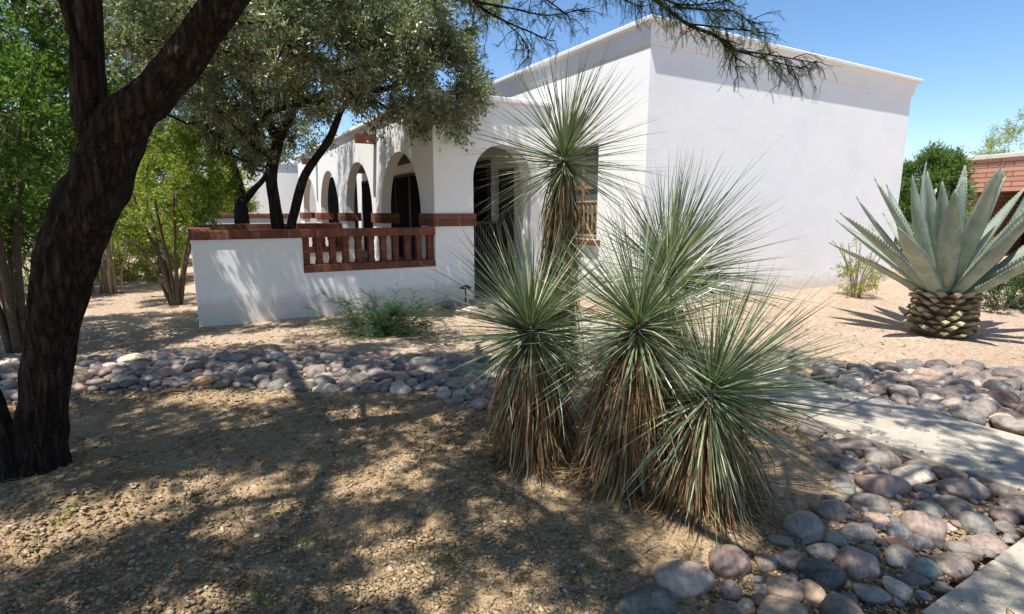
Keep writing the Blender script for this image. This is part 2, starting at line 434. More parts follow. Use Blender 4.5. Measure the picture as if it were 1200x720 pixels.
def clump_leaves(centers, n, rad, L, W, up=.3, outward=None, droop=0., axis=None):
    """n leaves about each centre, on little sprigs so that they cluster in lines"""
    out = []
    for i, c in enumerate(centers):
        ns = max(3, n // 9); k = max(1, n // ns)
        sd = unit(rng.normal(size=(ns, 3)) + np.array([0, 0, up]) + (0 if outward is None else .8 * outward[i]))
        sl = rad * (.55 + .6 * rng.random(ns))
        t = rng.random((ns, k)) ** .8
        P = c + sd[:, None, :] * (sl[:, None] * t)[..., None] + rng.normal(size=(ns, k, 3)) * rad * .05
        P[..., 2] -= droop * (t * sl[:, None]) ** 2 / max(rad, 1e-6)
        D = unit(sd[:, None, :] * .9 + rng.normal(size=(ns, k, 3)) * .75 + np.array([0, 0, -droop]))
        Nn = unit(rng.normal(size=(ns, k, 3)) + np.array([0, 0, .9]))
        m = ns * k
        l = L * (.5 + .85 * rng.random(m)); w = W * (.55 + .75 * rng.random(m))
        out.append(leaf_quads(P.reshape(-1, 3), D.reshape(-1, 3), Nn.reshape(-1, 3), l, w))
    return np.concatenate(out)

def pinnae(P, D, L, npair, ll, lw, droop=.3):
    """feathery leaves: rows of narrow leaflets both sides of a curved axis; P,D (n,3)"""
    n = len(P); t = (np.arange(npair) + .6) / npair
    L = np.asarray(L)[:, None]
    ax = P[:, None, :] + D[:, None, :] * (L * t)[..., None]; ax[..., 2] -= droop * (L * t ** 2)
    dirr = D[:, None, :] + np.array([0, 0, -1.])[None, None] * (2 * droop * t)[None, :, None]; dirr = unit(dirr)
    sd = unit(np.cross(dirr, rng.normal(size=(n, 1, 3)) * .35 + np.array([0, 0, 1.])))
    V = []
    for sg in (-1, 1):
        d = unit(sd * sg + dirr * .45 + rng.normal(size=sd.shape) * .08)
        nn = unit(np.cross(dirr, sd) + rng.normal(size=sd.shape) * .15)
        m = n * npair
        V.append(leaf_quads(ax.reshape(-1, 3), d.reshape(-1, 3), nn.reshape(-1, 3), np.full(m, ll) * (.8 + .4 * rng.random(m)), np.full(m, lw), 0))
    # the axis itself, a thin sliver
    for k in range(npair - 1):
        pass
    a0 = P; a1 = ax[:, npair // 2]; a2 = ax[:, -1]
    for q0, q1 in ((a0, a1), (a1, a2)):
        d = unit(q1 - q0); s_ = unit(np.cross(d, rng.normal(size=d.shape))) * .0012
        V.append(np.stack([q0 - s_, q0 + s_, q1 + s_, q1 - s_], 1).reshape(-1, 3))
    return np.concatenate(V)

def shrub(name, label, cat, base, stems, crown_c, crown_r, nclump, nleaf, crad, L, W, leafm, barkm, rmin=.006, shell=.45, up=.3, group=None,
          stem_r=.03, extra=None, low_cut=None, wig=.08):
    """multi-stemmed bush or small tree: trunk part and crown part under one Empty"""
    base = np.asarray(base, float); th_ = thing(name, label, cat, base, 0, group)
    sk = Skel(); mb = MB()
    for st in stems:
        pts, w = catmull([base + np.asarray(q, float) for q in st], np.linspace(stem_r, stem_r * .45, len(st)).tolist(), 4)
        mb.tube(pts, w, 7, rough=.15, phase=rng.random() * 9); sk.chain(pts[3:], w[3:])
    C = ellipsoid_pts(nclump, base + np.asarray(crown_c), crown_r, shell)
    if extra is not None: C = np.concatenate([C, base + np.asarray(extra)])
    if low_cut is not None: C = C[C[:, 2] > base[2] + low_cut]
    sk.grow(list(C), base + np.array([0, 0, .3]), wig)
    sk.mesh(mb, rmin, 5, cap=stem_r * .6)
    mb.build('trunk', barkm, th_, True, base)
    ctr = base + np.asarray(crown_c); out = unit(C - ctr)
    V = clump_leaves(C, nleaf, crad, L, W, up, out)
    mesh_np('crown', V, quads(V), leafm, th_, False, base)
    return th_

# ================================================================== SETTING: ground
def build_ground():
    xs = np.unique(np.concatenate([np.linspace(-400, -14, 20), np.linspace(-14, 14, 190), np.linspace(14, 400, 20)]))
    ys = np.unique(np.concatenate([np.linspace(-120, -4, 10), np.linspace(-4, 15, 150), np.linspace(15, 60, 20), np.linspace(60, 500, 14)]))
    X, Y = np.meshgrid(xs, ys); Z = zg(X, Y)
    a, b = to_h(X, Y)
    onpath = ((a > .25) & (a < 1.55) & (b < .3)) | (b < -7.75)
    for i in range(X.shape[0]):
        for j in range(X.shape[1]):
            x, y = X[i, j], Y[i, j]
            if abs(x) < 14 and -4 < y < 15:
                k = .0 if onpath[i, j] else 1.
                Z[i, j] += k * (.022 * mnoise.noise((x * .9, y * .9, 3)) + .012 * mnoise.noise((x * 3.1, y * 3.1, 8)))
                if onpath[i, j]: Z[i, j] -= .05
    V = np.stack([X, Y, Z], -1).reshape(-1, 3); nx = len(xs); ny = len(ys)
    I = np.arange(nx * ny).reshape(ny, nx)
    Fq = np.stack([I[:-1, :-1], I[:-1, 1:], I[1:, 1:], I[1:, :-1]], -1).reshape(-1, 4)
    tag(mesh_np('ground', V, Fq, M['ground'], None, True), 'sunlit tan gravel and bare earth of the yard', 'ground', None, 'structure')
build_ground()

def slab(name, label, corners_ab, top, thick, cuts=()):
    mb = MB(); n = len(corners_ab)
    v = [hw(a, b, top) for a, b in corners_ab] + [hw(a, b, top - thick) for a, b in corners_ab]
    f = [list(range(n)), list(range(2 * n - 1, n - 1, -1))] + [(i, i + n, (i + 1) % n + n, (i + 1) % n) for i in range(n)]
    f = [list(reversed(q)) if False else q for q in f]
    mb.add(v, f); o = mb.build(name, M['concrete'], None); bevel(o, .012, 2)
    return tag(o, label, name, None, 'structure')
# footpath to the arch, in cast bays, and the street sidewalk it meets
pb = [-7.885, -6.42, -4.92, -3.42, -1.92, -.42]
mbp = MB()
for b0, b1 in zip(pb[:-1], pb[1:]):
    for lo, hi in (((.40, b0 + .009), (1.38, b1 - .009)),):
        v = []
        for z in (.035, -.08):
            for (a, b) in ((lo[0], lo[1]), (hi[0], lo[1]), (hi[0], hi[1]), (lo[0], hi[1])):
                v.append(hw(a, b, z + float(0.10 * sstep((b + 4.5) / 3))))
        mbp.add(v, [(0, 1, 2, 3), (7, 6, 5, 4), (0, 4, 5, 1), (1, 5, 6, 2), (2, 6, 7, 3), (3, 7, 4, 0)])
o = mbp.build('footpath', M['concrete']); bevel(o, .01, 2)
tag(o, 'pale concrete footpath leading to the arched entrance', 'footpath', None, 'structure')
mbp = MB()
for k in range(-4, 6):
    a0 = -.55 + k * 1.5
    v = [hw(a, b, z) for z in (.04, -.08) for (a, b) in ((a0 + .006, -9.4), (a0 + 1.494, -9.4), (a0 + 1.494, -7.895), (a0 + .006, -7.895))]
    mbp.add(v, [(0, 1, 2, 3), (7, 6, 5, 4), (0, 4, 5, 1), (1, 5, 6, 2), (2, 6, 7, 3), (3, 7, 4, 0)])
o = mbp.build('sidewalk', M['concrete']); bevel(o, .01, 2)
tag(o, 'grey concrete sidewalk at the corner of the yard', 'sidewalk', None, 'structure')

# ================================================================== HOUSE
ROT = math.atan2(EA[1], EA[0])
house = thing('white_house', 'white stucco house with arcaded porch and tall flat-roofed block behind the yuccas', 'house', Q, ROT)
A0 = 2.30; B0 = -2.547; A1 = 9.62; HT = 4.28

def arch_wall(mb, u0, u1, H, T, arches, mp, n=22, z0=-.1):
    """straight wall pierced by round arches; mp(u, z, t) -> point"""
    cuts = [u0]
    def quad(p): mb.add([mp(*q) for q in p], [(0, 1, 2, 3)])
    edge = u0
    for (a, b, sp) in arches:
        for t in (0, T): quad([(edge, z0, t), (a, z0, t), (a, H, t), (edge, H, t)])
        c = (a + b) / 2; r = (b - a) / 2
        arc = [(c - r * math.cos(math.pi * k / n), sp + r * math.sin(math.pi * k / n)) for k in range(n + 1)]
        for (p, q) in zip(arc[:-1], arc[1:]):
            for t in (0, T): quad([(p[0], p[1], t), (q[0], q[1], t), (q[0], H, t), (p[0], H, t)])
            quad([(p[0], p[1], 0), (p[0], p[1], T), (q[0], q[1], T), (q[0], q[1], 0)])
        for u in (a, b): quad([(u, z0, 0), (u, z0, T), (u, sp, T), (u, sp, 0)])
        edge = b
    for t in (0, T): quad([(edge, z0, t), (u1, z0, t), (u1, H, t), (edge, H, t)])
    quad([(u0, H, 0), (u1, H, 0), (u1, H, T), (u0, H, T)])
    for u in (u0, u1): quad([(u, z0, 0), (u, z0, T), (u, H, T), (u, H, 0)])

# tall block: front wall, right wall, left wall with a window opening, roof deck
W0, W1, WZ0, WZ1 = B0 + 1.10, B0 + 2.22, 1.13, 2.68
DZ = 2.50; D0, D1 = 1.28, 2.12
mb = MB()
TB = 17.0
def L_(y0, y1, z0, z1): mb.box((A0, y0, z0), (A0 + .28, y1, z1))
L_(B0, W0, -.2, HT - .02); L_(W0, W1, -.2, WZ0); L_(W0, W1, WZ1, HT - .02); L_(W1, D0, -.2, HT - .02); L_(D0, D1, DZ, HT - .02); L_(D1, TB, -.2, HT - .02)
mb.box((A0 + .28, B0, -.2), (A1, B0 + .28, HT - .02)); mb.box((A1 - .28, B0 + .28, -.2), (A1, TB, HT - .02))
mb.box((A0 + .28, TB - .28, -.2), (A1 - .28, TB, HT - .02)); mb.box((A0 + .28, B0 + .28, 3.7), (A1 - .28, TB - .28, 3.82))
mb.build('wall', M['stucco'], house)
# cornice: swept profile round the tall block
prof = [(0.002, -.34), (.016, -.34), (.02, -.30), (.034, -.295), (.046, -.20), (.06, -.10), (.075, -.075), (.115, -.065), (.128, -.055), (.132, -.012), (.124, 0), (-.25, 0), (-.25, -.12)]
mb = MB(); v = []
for off, dz in prof:
    v += [(A0 - off, B0 - off, HT + dz), (A1 + off, B0 - off, HT + dz), (A1 + off, TB + off, HT + dz), (A0 - off, TB + off, HT + dz)]
f = []
for i in range(len(prof) - 1):
    for k in range(4):
        f.append((i * 4 + k, i * 4 + (k + 1) % 4, (i + 1) * 4 + (k + 1) % 4, (i + 1) * 4 + k))
mb.add(v, f); mb.build('cornice', M['stucco'], house)

# porch front (arched doorway) and the arcade
mb = MB(); arch_wall(mb, 0, A0 - .002, 3.46, .34, [(.729, 1.906, 2.17)], lambda u, z, t: (u, t, z))
mb.build('porch_wall', M['stucco'], house)
ARC = [(.64, 2.94, 1.58), (3.62, 5.98, 1.58), (6.80, 9.15, 1.58), (9.86, 12.1, 1.58)]
mb = MB(); arch_wall(mb, .341, 12.75, 3.46, .2, ARC, lambda u, z, t: (t, u, z))
mb.build('arcade_wall', M['stucco'], house)
# parapet cap, lightly overhanging
mb = MB(); mb.box((-.075, -.075, 3.462), (A0 - .004, .40, 3.55)); mb.box((-.075, .402, 3.462), (.40, 12.8, 3.55))
bevel(mb.build('parapet', M['stucco'], house), .02, 2)
mb = MB(); mb.box((.341, .345, 3.02), (A0 - .003, 12.74, 3.14)); mb.build('roof', M['ceiling'], house)
mb = MB(); mb.box((.342, .345, -.1), (A0 - .004, 12.74, .06)); mb.box((.735, -.25, -.1), (1.9, .344, .055)); mb.build('porch_floor', M['floor'], house)
# brick bands round the piers
def band(name, boxes):
    m_ = MB()
    for lo, hi in boxes: m_.box(lo, hi)
    return bevel(m_.build(name, M['brick'], house), .008, 2)
band('brick_band', [((-.035, -.035, 1.35), (.765, .376, 1.565)), ((-.035, .378, 1.35), (.376, .665, 1.565))])
for (p, q) in ((2.94, 3.62), (5.98, 6.80), (9.15, 9.86), (12.1, 12.75)):
    band('brick_band', [((-.035, p - .025, 1.35), (.376, q + .025, 1.565))])
band('brick_band', [((1.87, -.035, 1.35), (A0 - .004, .376, 1.565))]) if False else None
# dark timber shutters/screens put along the gallery's back wall to blacken the arch openings
for y0, y1 in ((2.3, 4.8), (4.82, 7.4), (7.42, 10.0), (10.02, 12.7)):
    m_ = MB(); m_.box((A0 - .05, y0, .07), (A0 - .003, y1, 2.72)); d = m_.build('screen_door', M['dark_wood'], house)
    m_ = MB(); m_.box((A0 - .058, y0 + .09, .16), (A0 - .051, (y0 + y1) / 2 - .04, 2.64)); m_.box((A0 - .058, (y0 + y1) / 2 + .04, .16), (A0 - .051, y1 - .09, 2.64)); m_.build('pane', M['matte'], d)
# entrance: dark door leaf set in the opening
m_ = MB(); m_.box((A0 + .10, D0, .06), (A0 + .15, D1, DZ)); d = m_.build('entrance_door', M['dark_wood'], house)
m_ = MB()
for r0, r1 in ((.2, .9), (1.0, 1.7), (1.8, 2.4)): m_.box((A0 + .092, D0 + .1, r0), (A0 + .099, D1 - .1, r1))
m_.build('panel', M['black'], d)
# iron gate leaf across the left half of the arch
m_ = MB()
m_.box((.74, .12, .10), (.78, .16, 1.45)); m_.box((1.30, .12, .10), (1.34, .16, 1.45)); m_.box((.78, .125, 1.38), (1.30, .155, 1.43)); m_.box((.78, .125, .12), (1.30, .155, .17))
for k in range(9): x = .815 + k * .055; m_.box((x, .13, .17), (x + .02, .15, 1.38))
g = m_.build('iron_gate', M['black'], house)
m_ = MB(); m_.box((.785, .142, .172), (1.295, .146, 1.378)); m_.build('mesh_panel', M['matte'], g)
# window: recessed panes, timber frame, turned grille, brick sill
m_ = MB(); m_.box((A0 + .17, W0 + .002, WZ0), (A0 + .20, W1 - .002, WZ1)); w = m_.build('window', M['grey_pane'], house)
m_ = MB()
for y in (W0 + .003, W1 - .063, (W0 + W1) / 2 - .03): m_.box((A0 + .13, y, WZ0 + .002), (A0 + .168, y + .06, WZ1 - .002))
for z in (WZ0 + .003, WZ1 - .06, 1.98): m_.box((A0 + .135, W0 + .064, z), (A0 + .165, W1 - .064, z + .055))
m_.build('frame', M['tan_wood'], w)
m_ = MB()
for z in (WZ0 + .03, WZ0 + .60): m_.box((A0 + .04, W0 + .004, z), (A0 + .09, W1 - .004, z + .05))
for k in range(9):
    y = W0 + .08 + k * .12; pr = [(0, .014), (.1, .03), (.2, .018), (.28, .028), (.36, .018), (.44, .03), (.52, .014)]
    m_.tube([(A0 + .065, y, WZ0 + .08 + h) for h, _ in pr], [r for _, r in pr], 8)
m_.build('grille', M['tan_wood'], w, True)
m_ = MB(); m_.box((A0 - .09, W0 - .10, WZ0 - .09), (A0 + .128, W1 + .10, WZ0 - .002)); bevel(m_.build('sill', M['brick'], w), .01)
# terracotta roof spouts
for y in (3.2, 9.4):
    m_ = MB(); m_.box((-.42, y - .1, 3.02), (.0, y - .06, 3.2)); m_.box((-.42, y + .06, 3.02), (.0, y + .1, 3.2)); m_.box((-.42, y - .06, 3.02), (.0, y + .06, 3.06))
    m_.build('roof_spout', M['brick'], house)
# far wing closing the court
wing = MB(); wing.box((-1.6, 13.6, -.1), (A0 - .003, 18, 3.3)); wing.build('rear_wing', M['stucco'], house)
m_ = MB(); m_.box((-1.66, 13.54, 3.302), (A0 - .004, 18.05, 3.40)); bevel(m_.build('coping', M['stucco'], house), .015)

m_ = MB(); m_.box((1.15, 13.54, .06), (A0 - .01, 13.597, 2.9)); m_.build('rear_dark_panel', M['matte'], house)  # dark sheet added so the view through the arcade stays black
# -------------------------------------------------------------- patio walls
def patio_wall(name, label, xs, ys, along, top, group=None, balus=None, capover=.03):
    """wall box in the house frame; along='x' or 'y'; balus = (u0, u1, count, zlow)"""
    x0, x1 = xs; y0, y1 = ys
    t = thing(name, label, 'wall', hw(x0, y0), ROT, group)
    def bx(m_, lo, hi): m_.box((lo[0] - x0, lo[1] - y0, lo[2]), (hi[0] - x0, hi[1] - y0, hi[2]))
    cz = top - .125
    m_ = MB()
    if balus is None: bx(m_, (x0, y0, -.1), (x1, y1, cz))
    else:
        u0, u1, n, zl = balus
        if u0 > x0: bx(m_, (x0, y0, -.1), (u0, y1, cz))
        bx(m_, (u0 + (.001 if u0 > x0 else 0), y0, -.1), (u1, y1, zl))
        if u1 < x1: bx(m_, (u1, y0, -.1), (x1, y1, cz))
    bevel(m_.build('wall', M['stucco'], t), .012, 2)
    m_ = MB(); bx(m_, (x0 - capover, y0 - capover, cz + .002), (x1 + (capover if balus is None else 0), y1 + capover, top)); bevel(m_.build('brick_cap', M['brick'], t), .008, 2)
    if balus:
        u0, u1, n, zl = balus
        m_ = MB(); bx(m_, (u0, y0 - .02, zl + .002), (u1, y1 + .015, zl + .115)); bevel(m_.build('bottom_rail', M['brick'], t), .006)
        st = (u1 - u0) / n
        for k in range(n + 1):
            c = u0 + .055 + k * (u1 - u0 - .11) / n; m_ = MB(); zb, zt = zl + .117, cz
            hh = zt - zb; ym = (y0 + y1) / 2
            pr = [(0, .052), (.10, .052), (.16, .04), (.45, .046), (.5, .036), (.55, .046), (.84, .04), (.90, .052), (1, .052)] if k else [(0, .055), (.5, .055), (1, .055)]
            v = []
            for f_, r in pr:
                z = zb + hh * f_; v += [(c - r - x0, ym - .06 - y0, z), (c + r - x0, ym - .06 - y0, z), (c + r - x0, ym + .06 - y0, z), (c - r - x0, ym + .06 - y0, z)]
            f = []
            for i in range(len(pr) - 1):
                for j in range(4): f.append((i * 4 + j, i * 4 + (j + 1) % 4, (i + 1) * 4 + (j + 1) % 4, (i + 1) * 4 + j))
            m_.add(v, f); m_.build('baluster', M['brick'], t)
    return t
patio_wall('patio_wall', 'front white patio wall with red brick cap and long baluster opening', (-3.58, -.003), (0, .24), 'x', 1.335, None, (-2.14, -.005, 10, .68))
patio_wall('patio_wall', 'plain side wall of the patio running back from its left corner', (-3.58, -3.34), (.275, 8.7), 'y', 1.345)
patio_wall('patio_wall', 'middle cross wall of the patio behind the olive trunk, with brick balusters', (-3.30, -.5), (4.4, 4.62), 'x', 1.335, None, (-2.3, -.5, 9, .68))
patio_wall('patio_wall', 'taller rearmost wall of the patio with red brick cap, by the yellow-green bushes', (-3.58, -1.0), (9.0, 9.22), 'x', 1.54)

# -------------------------------------------------------------- path light
pl = hw(.42, -.28); pl[2] = float(zg(pl[0], pl[1]))
t = thing('path_light', 'small black mushroom path light before the white porch pillar', 'lamp', pl)
m_ = MB(); m_.tube([(0, 0, -.05), (0, 0, .30)], [.014, .012], 8); m_.build('stem', M['black'], t, True)
m_ = MB(); m_.tube([(0, 0, .30), (0, 0, .315), (0, 0, .34), (0, 0, .36)], [.10, .098, .06, .012], 18); m_.build('lamp_shade', M['black'], t)

# ================================================================== NEIGHBOUR HOUSES
def far_house():
    c = np.array([15.6, 20.6, 0.]); t = thing('brick_house', 'terracotta brick neighbour house with cream coping beyond the agave', 'house', c, R(-75.5))
    m_ = MB(); m_.box((0, 0, 2.25), (16, .3, 3.32)); m_.box((0, 0, -.1), (1.2, .3, 2.248)); m_.box((7.5, 0, -.1), (16, .3, 2.248)); m_.box((0, .302, -.1), (.3, 9, 3.32)); m_.box((.3, 8.7, -.1), (16, 9, 3.32)); m_.box((.3, 5.2, -.1), (16, 5.4, 3.0))
    m_.build('wall', M['farbrick'], t)
    m_ = MB(); m_.box((-.08, -.08, 3.322), (16.1, 9.1, 3.47)); bevel(m_.build('coping', M['cream'], t), .02)
    m_ = MB(); m_.box((1.25, 2.6, 0), (7.4, 2.68, 2.2)); m_.build('garage_door', M['dark_wood'], t)
    m_ = MB(); m_.box((9, -.03, 1.0), (10.6, -.004, 2.1)); w = m_.build('window', M['glass'], t)
    m_ = MB(); m_.box((8.95, -.06, .93), (10.65, -.031, .998)); m_.build('sill', M['cream'], w)
far_house()
def left_house():
    c = np.array([-27., 21., 0.]); t = thing('pale_house', 'low pale stucco house far off behind the leafy trees', 'house', c, R(12))
    m_ = MB(); m_.box((0, 0, -.1), (9, 5, 2.9)); m_.build('wall', M['cream'], t)
    m_ = MB(); m_.box((-.15, -.15, 2.902), (9.15, 5.15, 3.1)); m_.build('roof', M['cream'], t)
    for x in (1.5, 5.6):
        m_ = MB(); m_.box((x, -.04, 1.0), (x + 1.5, -.004, 2.1)); m_.build('window', M['glass'], t)
left_house()

# ================================================================== STONES
def stone_proto(seed):
    r = np.random.default_rng(seed)
    import bmesh
    bm = bmesh.new(); bmesh.ops.create_icosphere(bm, subdivisions=4, radius=1.0)
    off = r.random(3) * 40; sq = .8 + .15 * r.random()
    planes = [(Vector(unit(r.normal(size=3) * np.array([1, 1, .8]))), r.uniform(.68, .92)) for _ in range(4)]
    for v in bm.verts:
        p = v.co.copy(); n1 = mnoise.noise(p * .9 + Vector(off)); n2 = mnoise.noise(p * 2.1 + Vector(off))
        q = Vector([math.copysign(abs(c) ** sq, c) for c in p])
        k = 1 + .30 * n1 + .08 * n2
        q = q * k
        for pn, pd in planes:
            e = q.dot(pn) - pd
            if e > 0: q = q - pn * e * .6
        v.co = q
    me = bpy.data.meshes.new('river_stone'); bm.to_mesh(me); bm.free()
    me.polygons.foreach_set('use_smooth', np.ones(len(me.polygons), dtype=bool)); me.materials.append(M['stone'])
    return me
PROTO = [stone_proto(100 + i) for i in range(10)]
COLS = {
    'dark grey': (.115, .11, .115), 'blue-grey': (.175, .185, .19), 'mid grey': (.25, .235, .23), 'mauve': (.225, .185, .18), 'pink-brown': (.32, .25, .215),
    'tan': (.43, .34, .245), 'pale grey': (.45, .42, .385), 'purple-brown': (.16, .12, .12), 'red-brown': (.29, .17, .125), 'cream': (.58, .53, .45)}
def inpoly(x, y, P):
    c = False; n = len(P)
    for i in range(n):
        x0, y0 = P[i]; x1, y1 = P[i - 1]
        if (y0 > y) != (y1 > y) and x < (x1 - x0) * (y - y0) / (y1 - y0) + x0: c = not c
    return c

stones = []   # (x, y, z, half sizes, rotz, tilt, colour, label, group, score)
def add_stone(x, y, rx, ry, rz, col, label, group, lift=0., special=False, ang=None):
    d = math.hypot(x, y); z = float(zg(x, y)) + rz * .2 + lift
    stones.append(dict(p=(x, y, z), s=(rx, ry, rz), rot=(rng.normal() * .12, rng.normal() * .12, rng.random() * 6.28 if ang is None else ang), col=col, label=label, group=group,
                       score=(1e3 if special else 0) + max(rx, ry) / d))
# the big ones of the corner bed, one by one: px, py, width, height, colour, label
BIG = [
 (806, 678, 74, 42, 'pink-grey', 'large pale pinkish-grey stone lying in front of the rightmost yucca skirt'),
 (859, 658, 50, 40, 'purple-brown', 'large dark purple stone with a domed top beside the pale pinkish-grey one'),
 (760, 706, 64, 38, 'dark teal', 'dark slate-green stone at the bottom edge, left of all the others'),
 (899, 660, 25, 22, 'pink-brown', 'small pink egg-shaped stone right of the dark purple domed stone'),
 (857, 690, 25, 29, 'mauve', 'upright mauve oval stone below the dark purple domed stone'),
 (743, 678, 20, 13, 'red-brown', 'little flat red-brown stone alone on the soil above the slate-green stone'),
 (921, 689, 44, 30, 'pink-brown', 'broad pink stone with mottled face between the two darkest stones'),
 (967, 672, 50, 40, 'blackish', 'almost black blue-tinted large stone in the middle of the corner bed'),
 (926, 656, 44, 18, 'dark grey', 'long low dark grey stone in shade above the broad pink stone'),
 (945, 617, 44, 38, 'striped', 'round grey stone with fine stripes at the left rim of the corner bed'),
 (973, 597, 37, 27, 'mauve', 'mauve-grey stone just behind the round striped one'),
 (1009, 660, 44, 40, 'pink-mauve', 'big mauve-pink oval stone right of the almost black stone'),
 (967, 648, 38, 20, 'pale grey', 'pale flat stone tucked above the almost black stone'),
 (1008, 623, 40, 25, 'mid grey', 'mid-grey rounded stone behind the mauve-pink oval stone'),
 (981, 633, 29, 21, 'green-grey', 'greenish grey cobble between the striped and the mid-grey stones'),
 (1021, 591, 46, 25, 'dark grey', 'wide dark grey stone below the biggest brown one'),
 (1029, 607, 30, 14, 'pink-brown', 'thin pinkish slab of stone under the wide dark grey one'),
 (1055, 623, 27, 19, 'blue-dark', 'dark blue cobble left of its near twin'),
 (1081, 636, 26, 19, 'blue-dark', 'dark blue cobble nearest the round teal cobble'),
 (1087, 667, 30, 23, 'teal', 'round teal-blue cobble close to the sidewalk'),
 (1121, 663, 44, 31, 'brown-grey', 'large brownish grey stone next to the sidewalk edge'),
 (1150, 614, 42, 29, 'blue-grey', 'large smooth blue-grey stone halfway between footpath and sidewalk'),
 (1057, 652, 31, 23, 'mid grey', 'plain grey cobble left of the round teal-blue cobble'),
 (1073, 680, 36, 17, 'purple-brown', 'flattened purple cobble below the round teal-blue one'),
 (1025, 697, 44, 22, 'blue-grey', 'long blue-grey stone near the bottom edge below the mauve-pink oval'),
 (952, 694, 29, 27, 'tan', 'tan cobble below the almost black stone'),
 (875, 708, 20, 27, 'pale grey', 'small light grey upright cobble at the bottom edge'),
 (892, 689, 17, 26, 'blackish', 'narrow black upright cobble left of the broad pink stone'),
 (1038, 568, 60, 32, 'brown-pink', 'biggest brownish pink stone, near the footpath edge'),
 (1092, 598, 33, 24, 'blue-grey', 'blue-grey cobble midway along the footpath edge'),
 (997, 545, 38, 22, 'dark grey', 'dark grey stone beside the yucca leaf tips at the footpath edge'),
 (968, 525, 40, 15, 'pink-brown', 'pale pink elongated stone at the head of the corner bed'),
 (237, 446, 40, 14, 'rust', 'rusty tan stone on the near edge of the long stone bed'),
 (382, 455, 36, 14, 'cream', 'whitish long stone on the near edge of the long stone bed'),
 (468, 456, 26, 14, 'cream', 'round whitish stone at the near edge, right of the long whitish one'),
 (190, 418, 36, 18, 'mid grey', 'large grey boulder at the far edge of the stone bed, right of the leaning trunk'),
 (222, 414, 28, 14, 'blue-grey', 'blue-grey boulder right next to the large grey boulder'),
 (495, 424, 34, 17, 'cream', 'large cream stone on the far edge of the long stone bed'),
 (128, 428, 15, 10, 'white', 'small white stone just right of the leaning trunk'),
 (45, 452, 50, 26, 'pale grey', 'broad pale stone left of the leaning trunk'),
]
XC = {'pink-grey': (.37, .315, .30), 'dark teal': (.10, .115, .115), 'blackish': (.06, .068, .08), 'striped': (.23, .225, .235), 'pink-mauve': (.32, .25, .245), 'green-grey': (.24, .25, .22),
      'blue-dark': (.095, .115, .14), 'teal': (.20, .255, .26), 'brown-grey': (.31, .265, .235), 'brown-pink': (.33, .245, .215), 'rust': (.40, .245, .15), 'white': (.68, .66, .61)}
BIGXY = []
for (px, py, w, h, c, lab) in BIG:
    g = gp(px, py + h * .28); dep = g[1] * CT + (EYE - g[2]) * ST
    rx = w / 2 * dep / F_PX; el = math.atan2(EYE, g[1])
    ry = min(rx * 1.15, max(rx * .62, h / 2 * dep / F_PX * 1.25)); rz = max(.35 * rx, min(.8 * rx, h / 2 * dep / F_PX * .95))
    grp = 'stones of the corner bed' if px > 700 else 'stones of the long bed'
    add_stone(g[0], g[1] + ry * .35, rx, ry, rz, XC.get(c) or COLS[c], lab, grp, special=True, ang=rng.normal() * .3)
    BIGXY.append((g[0], g[1] + ry * .35, max(rx, ry)))

def scatter(poly_px, n, rmean, group, place, weights, rmax=None, tries=40, gap=.80):
    P = [tuple(gp(*q)[:2]) for q in poly_px]
    xs = [p[0] for p in P]; ys = [p[1] for p in P]; placed = list(BIGXY)
    names = list(weights); wt = np.array([weights[k] for k in names], float); wt /= wt.sum()
    radii = sorted(np.clip(rmean * np.exp(rng.normal(size=n) * .5), rmean * .4, rmax or rmean * 2.3), reverse=True)
    for i, r in enumerate(radii):
        for _ in range(tries):
            x = rng.uniform(min(xs), max(xs)); y = rng.uniform(min(ys), max(ys))
            if not inpoly(x, y, P): continue
            a, b = to_h(x, y)
            if (.36 < a + r and a - r * .9 < 1.42 and b < 0) or b - r < -7.9: continue
            if a + r > .0 and b + r > 0: continue
            if all((x - q[0]) ** 2 + (y - q[1]) ** 2 > ((r + q[2]) * gap) ** 2 for q in placed):
                placed.append((x, y, r)); col = names[int(rng.choice(len(names), p=wt))]
                base = np.array(COLS[col]) * (1 + rng.normal() * .12); big = 'larger' if r > rmean * 1.25 else ('small' if r < rmean * .7 else 'middling')
                add_stone(x, y, r * rng.uniform(.95, 1.2), r * rng.uniform(.68, .95), r * rng.uniform(.40, .64), tuple(base), f'{big} {col} river stone {place}', group, lift=rng.uniform(-.1, .25) * r)
                break
W_L = {'dark grey': 4, 'blue-grey': 3, 'mid grey': 5, 'mauve': 1.5, 'pink-brown': 1.0, 'tan': 1.2, 'pale grey': 2, 'purple-brown': 1.5, 'cream': .8}
W_R = {'dark grey': 2.2, 'blue-grey': 1.6, 'mid grey': 3, 'mauve': 3, 'pink-brown': 2.2, 'tan': .7, 'pale grey': .9, 'purple-brown': 1.8, 'red-brown': .8, 'cream': .2}
scatter([(-60, 432), (90, 423), (180, 416), (300, 416), (420, 417), (520, 421), (600, 424), (600, 466), (560, 464), (500, 458), (420, 458), (320, 456), (200, 453), (100, 458), (-60, 480)], 900, .045,
        'stones of the long bed', 'in the long bed left of the yuccas', W_L)
scatter([(500, 432), (620, 425), (640, 478), (560, 480), (520, 470)], 220, .034, 'stones of the long bed', 'where the long bed meets the yuccas', W_L)
scatter([(955, 432), (1010, 430), (1110, 430), (1260, 438), (1320, 520), (1200, 512), (1100, 492), (1040, 476), (985, 460)], 440, .055, 'stones above the footpath', 'between footpath and agave', W_R)
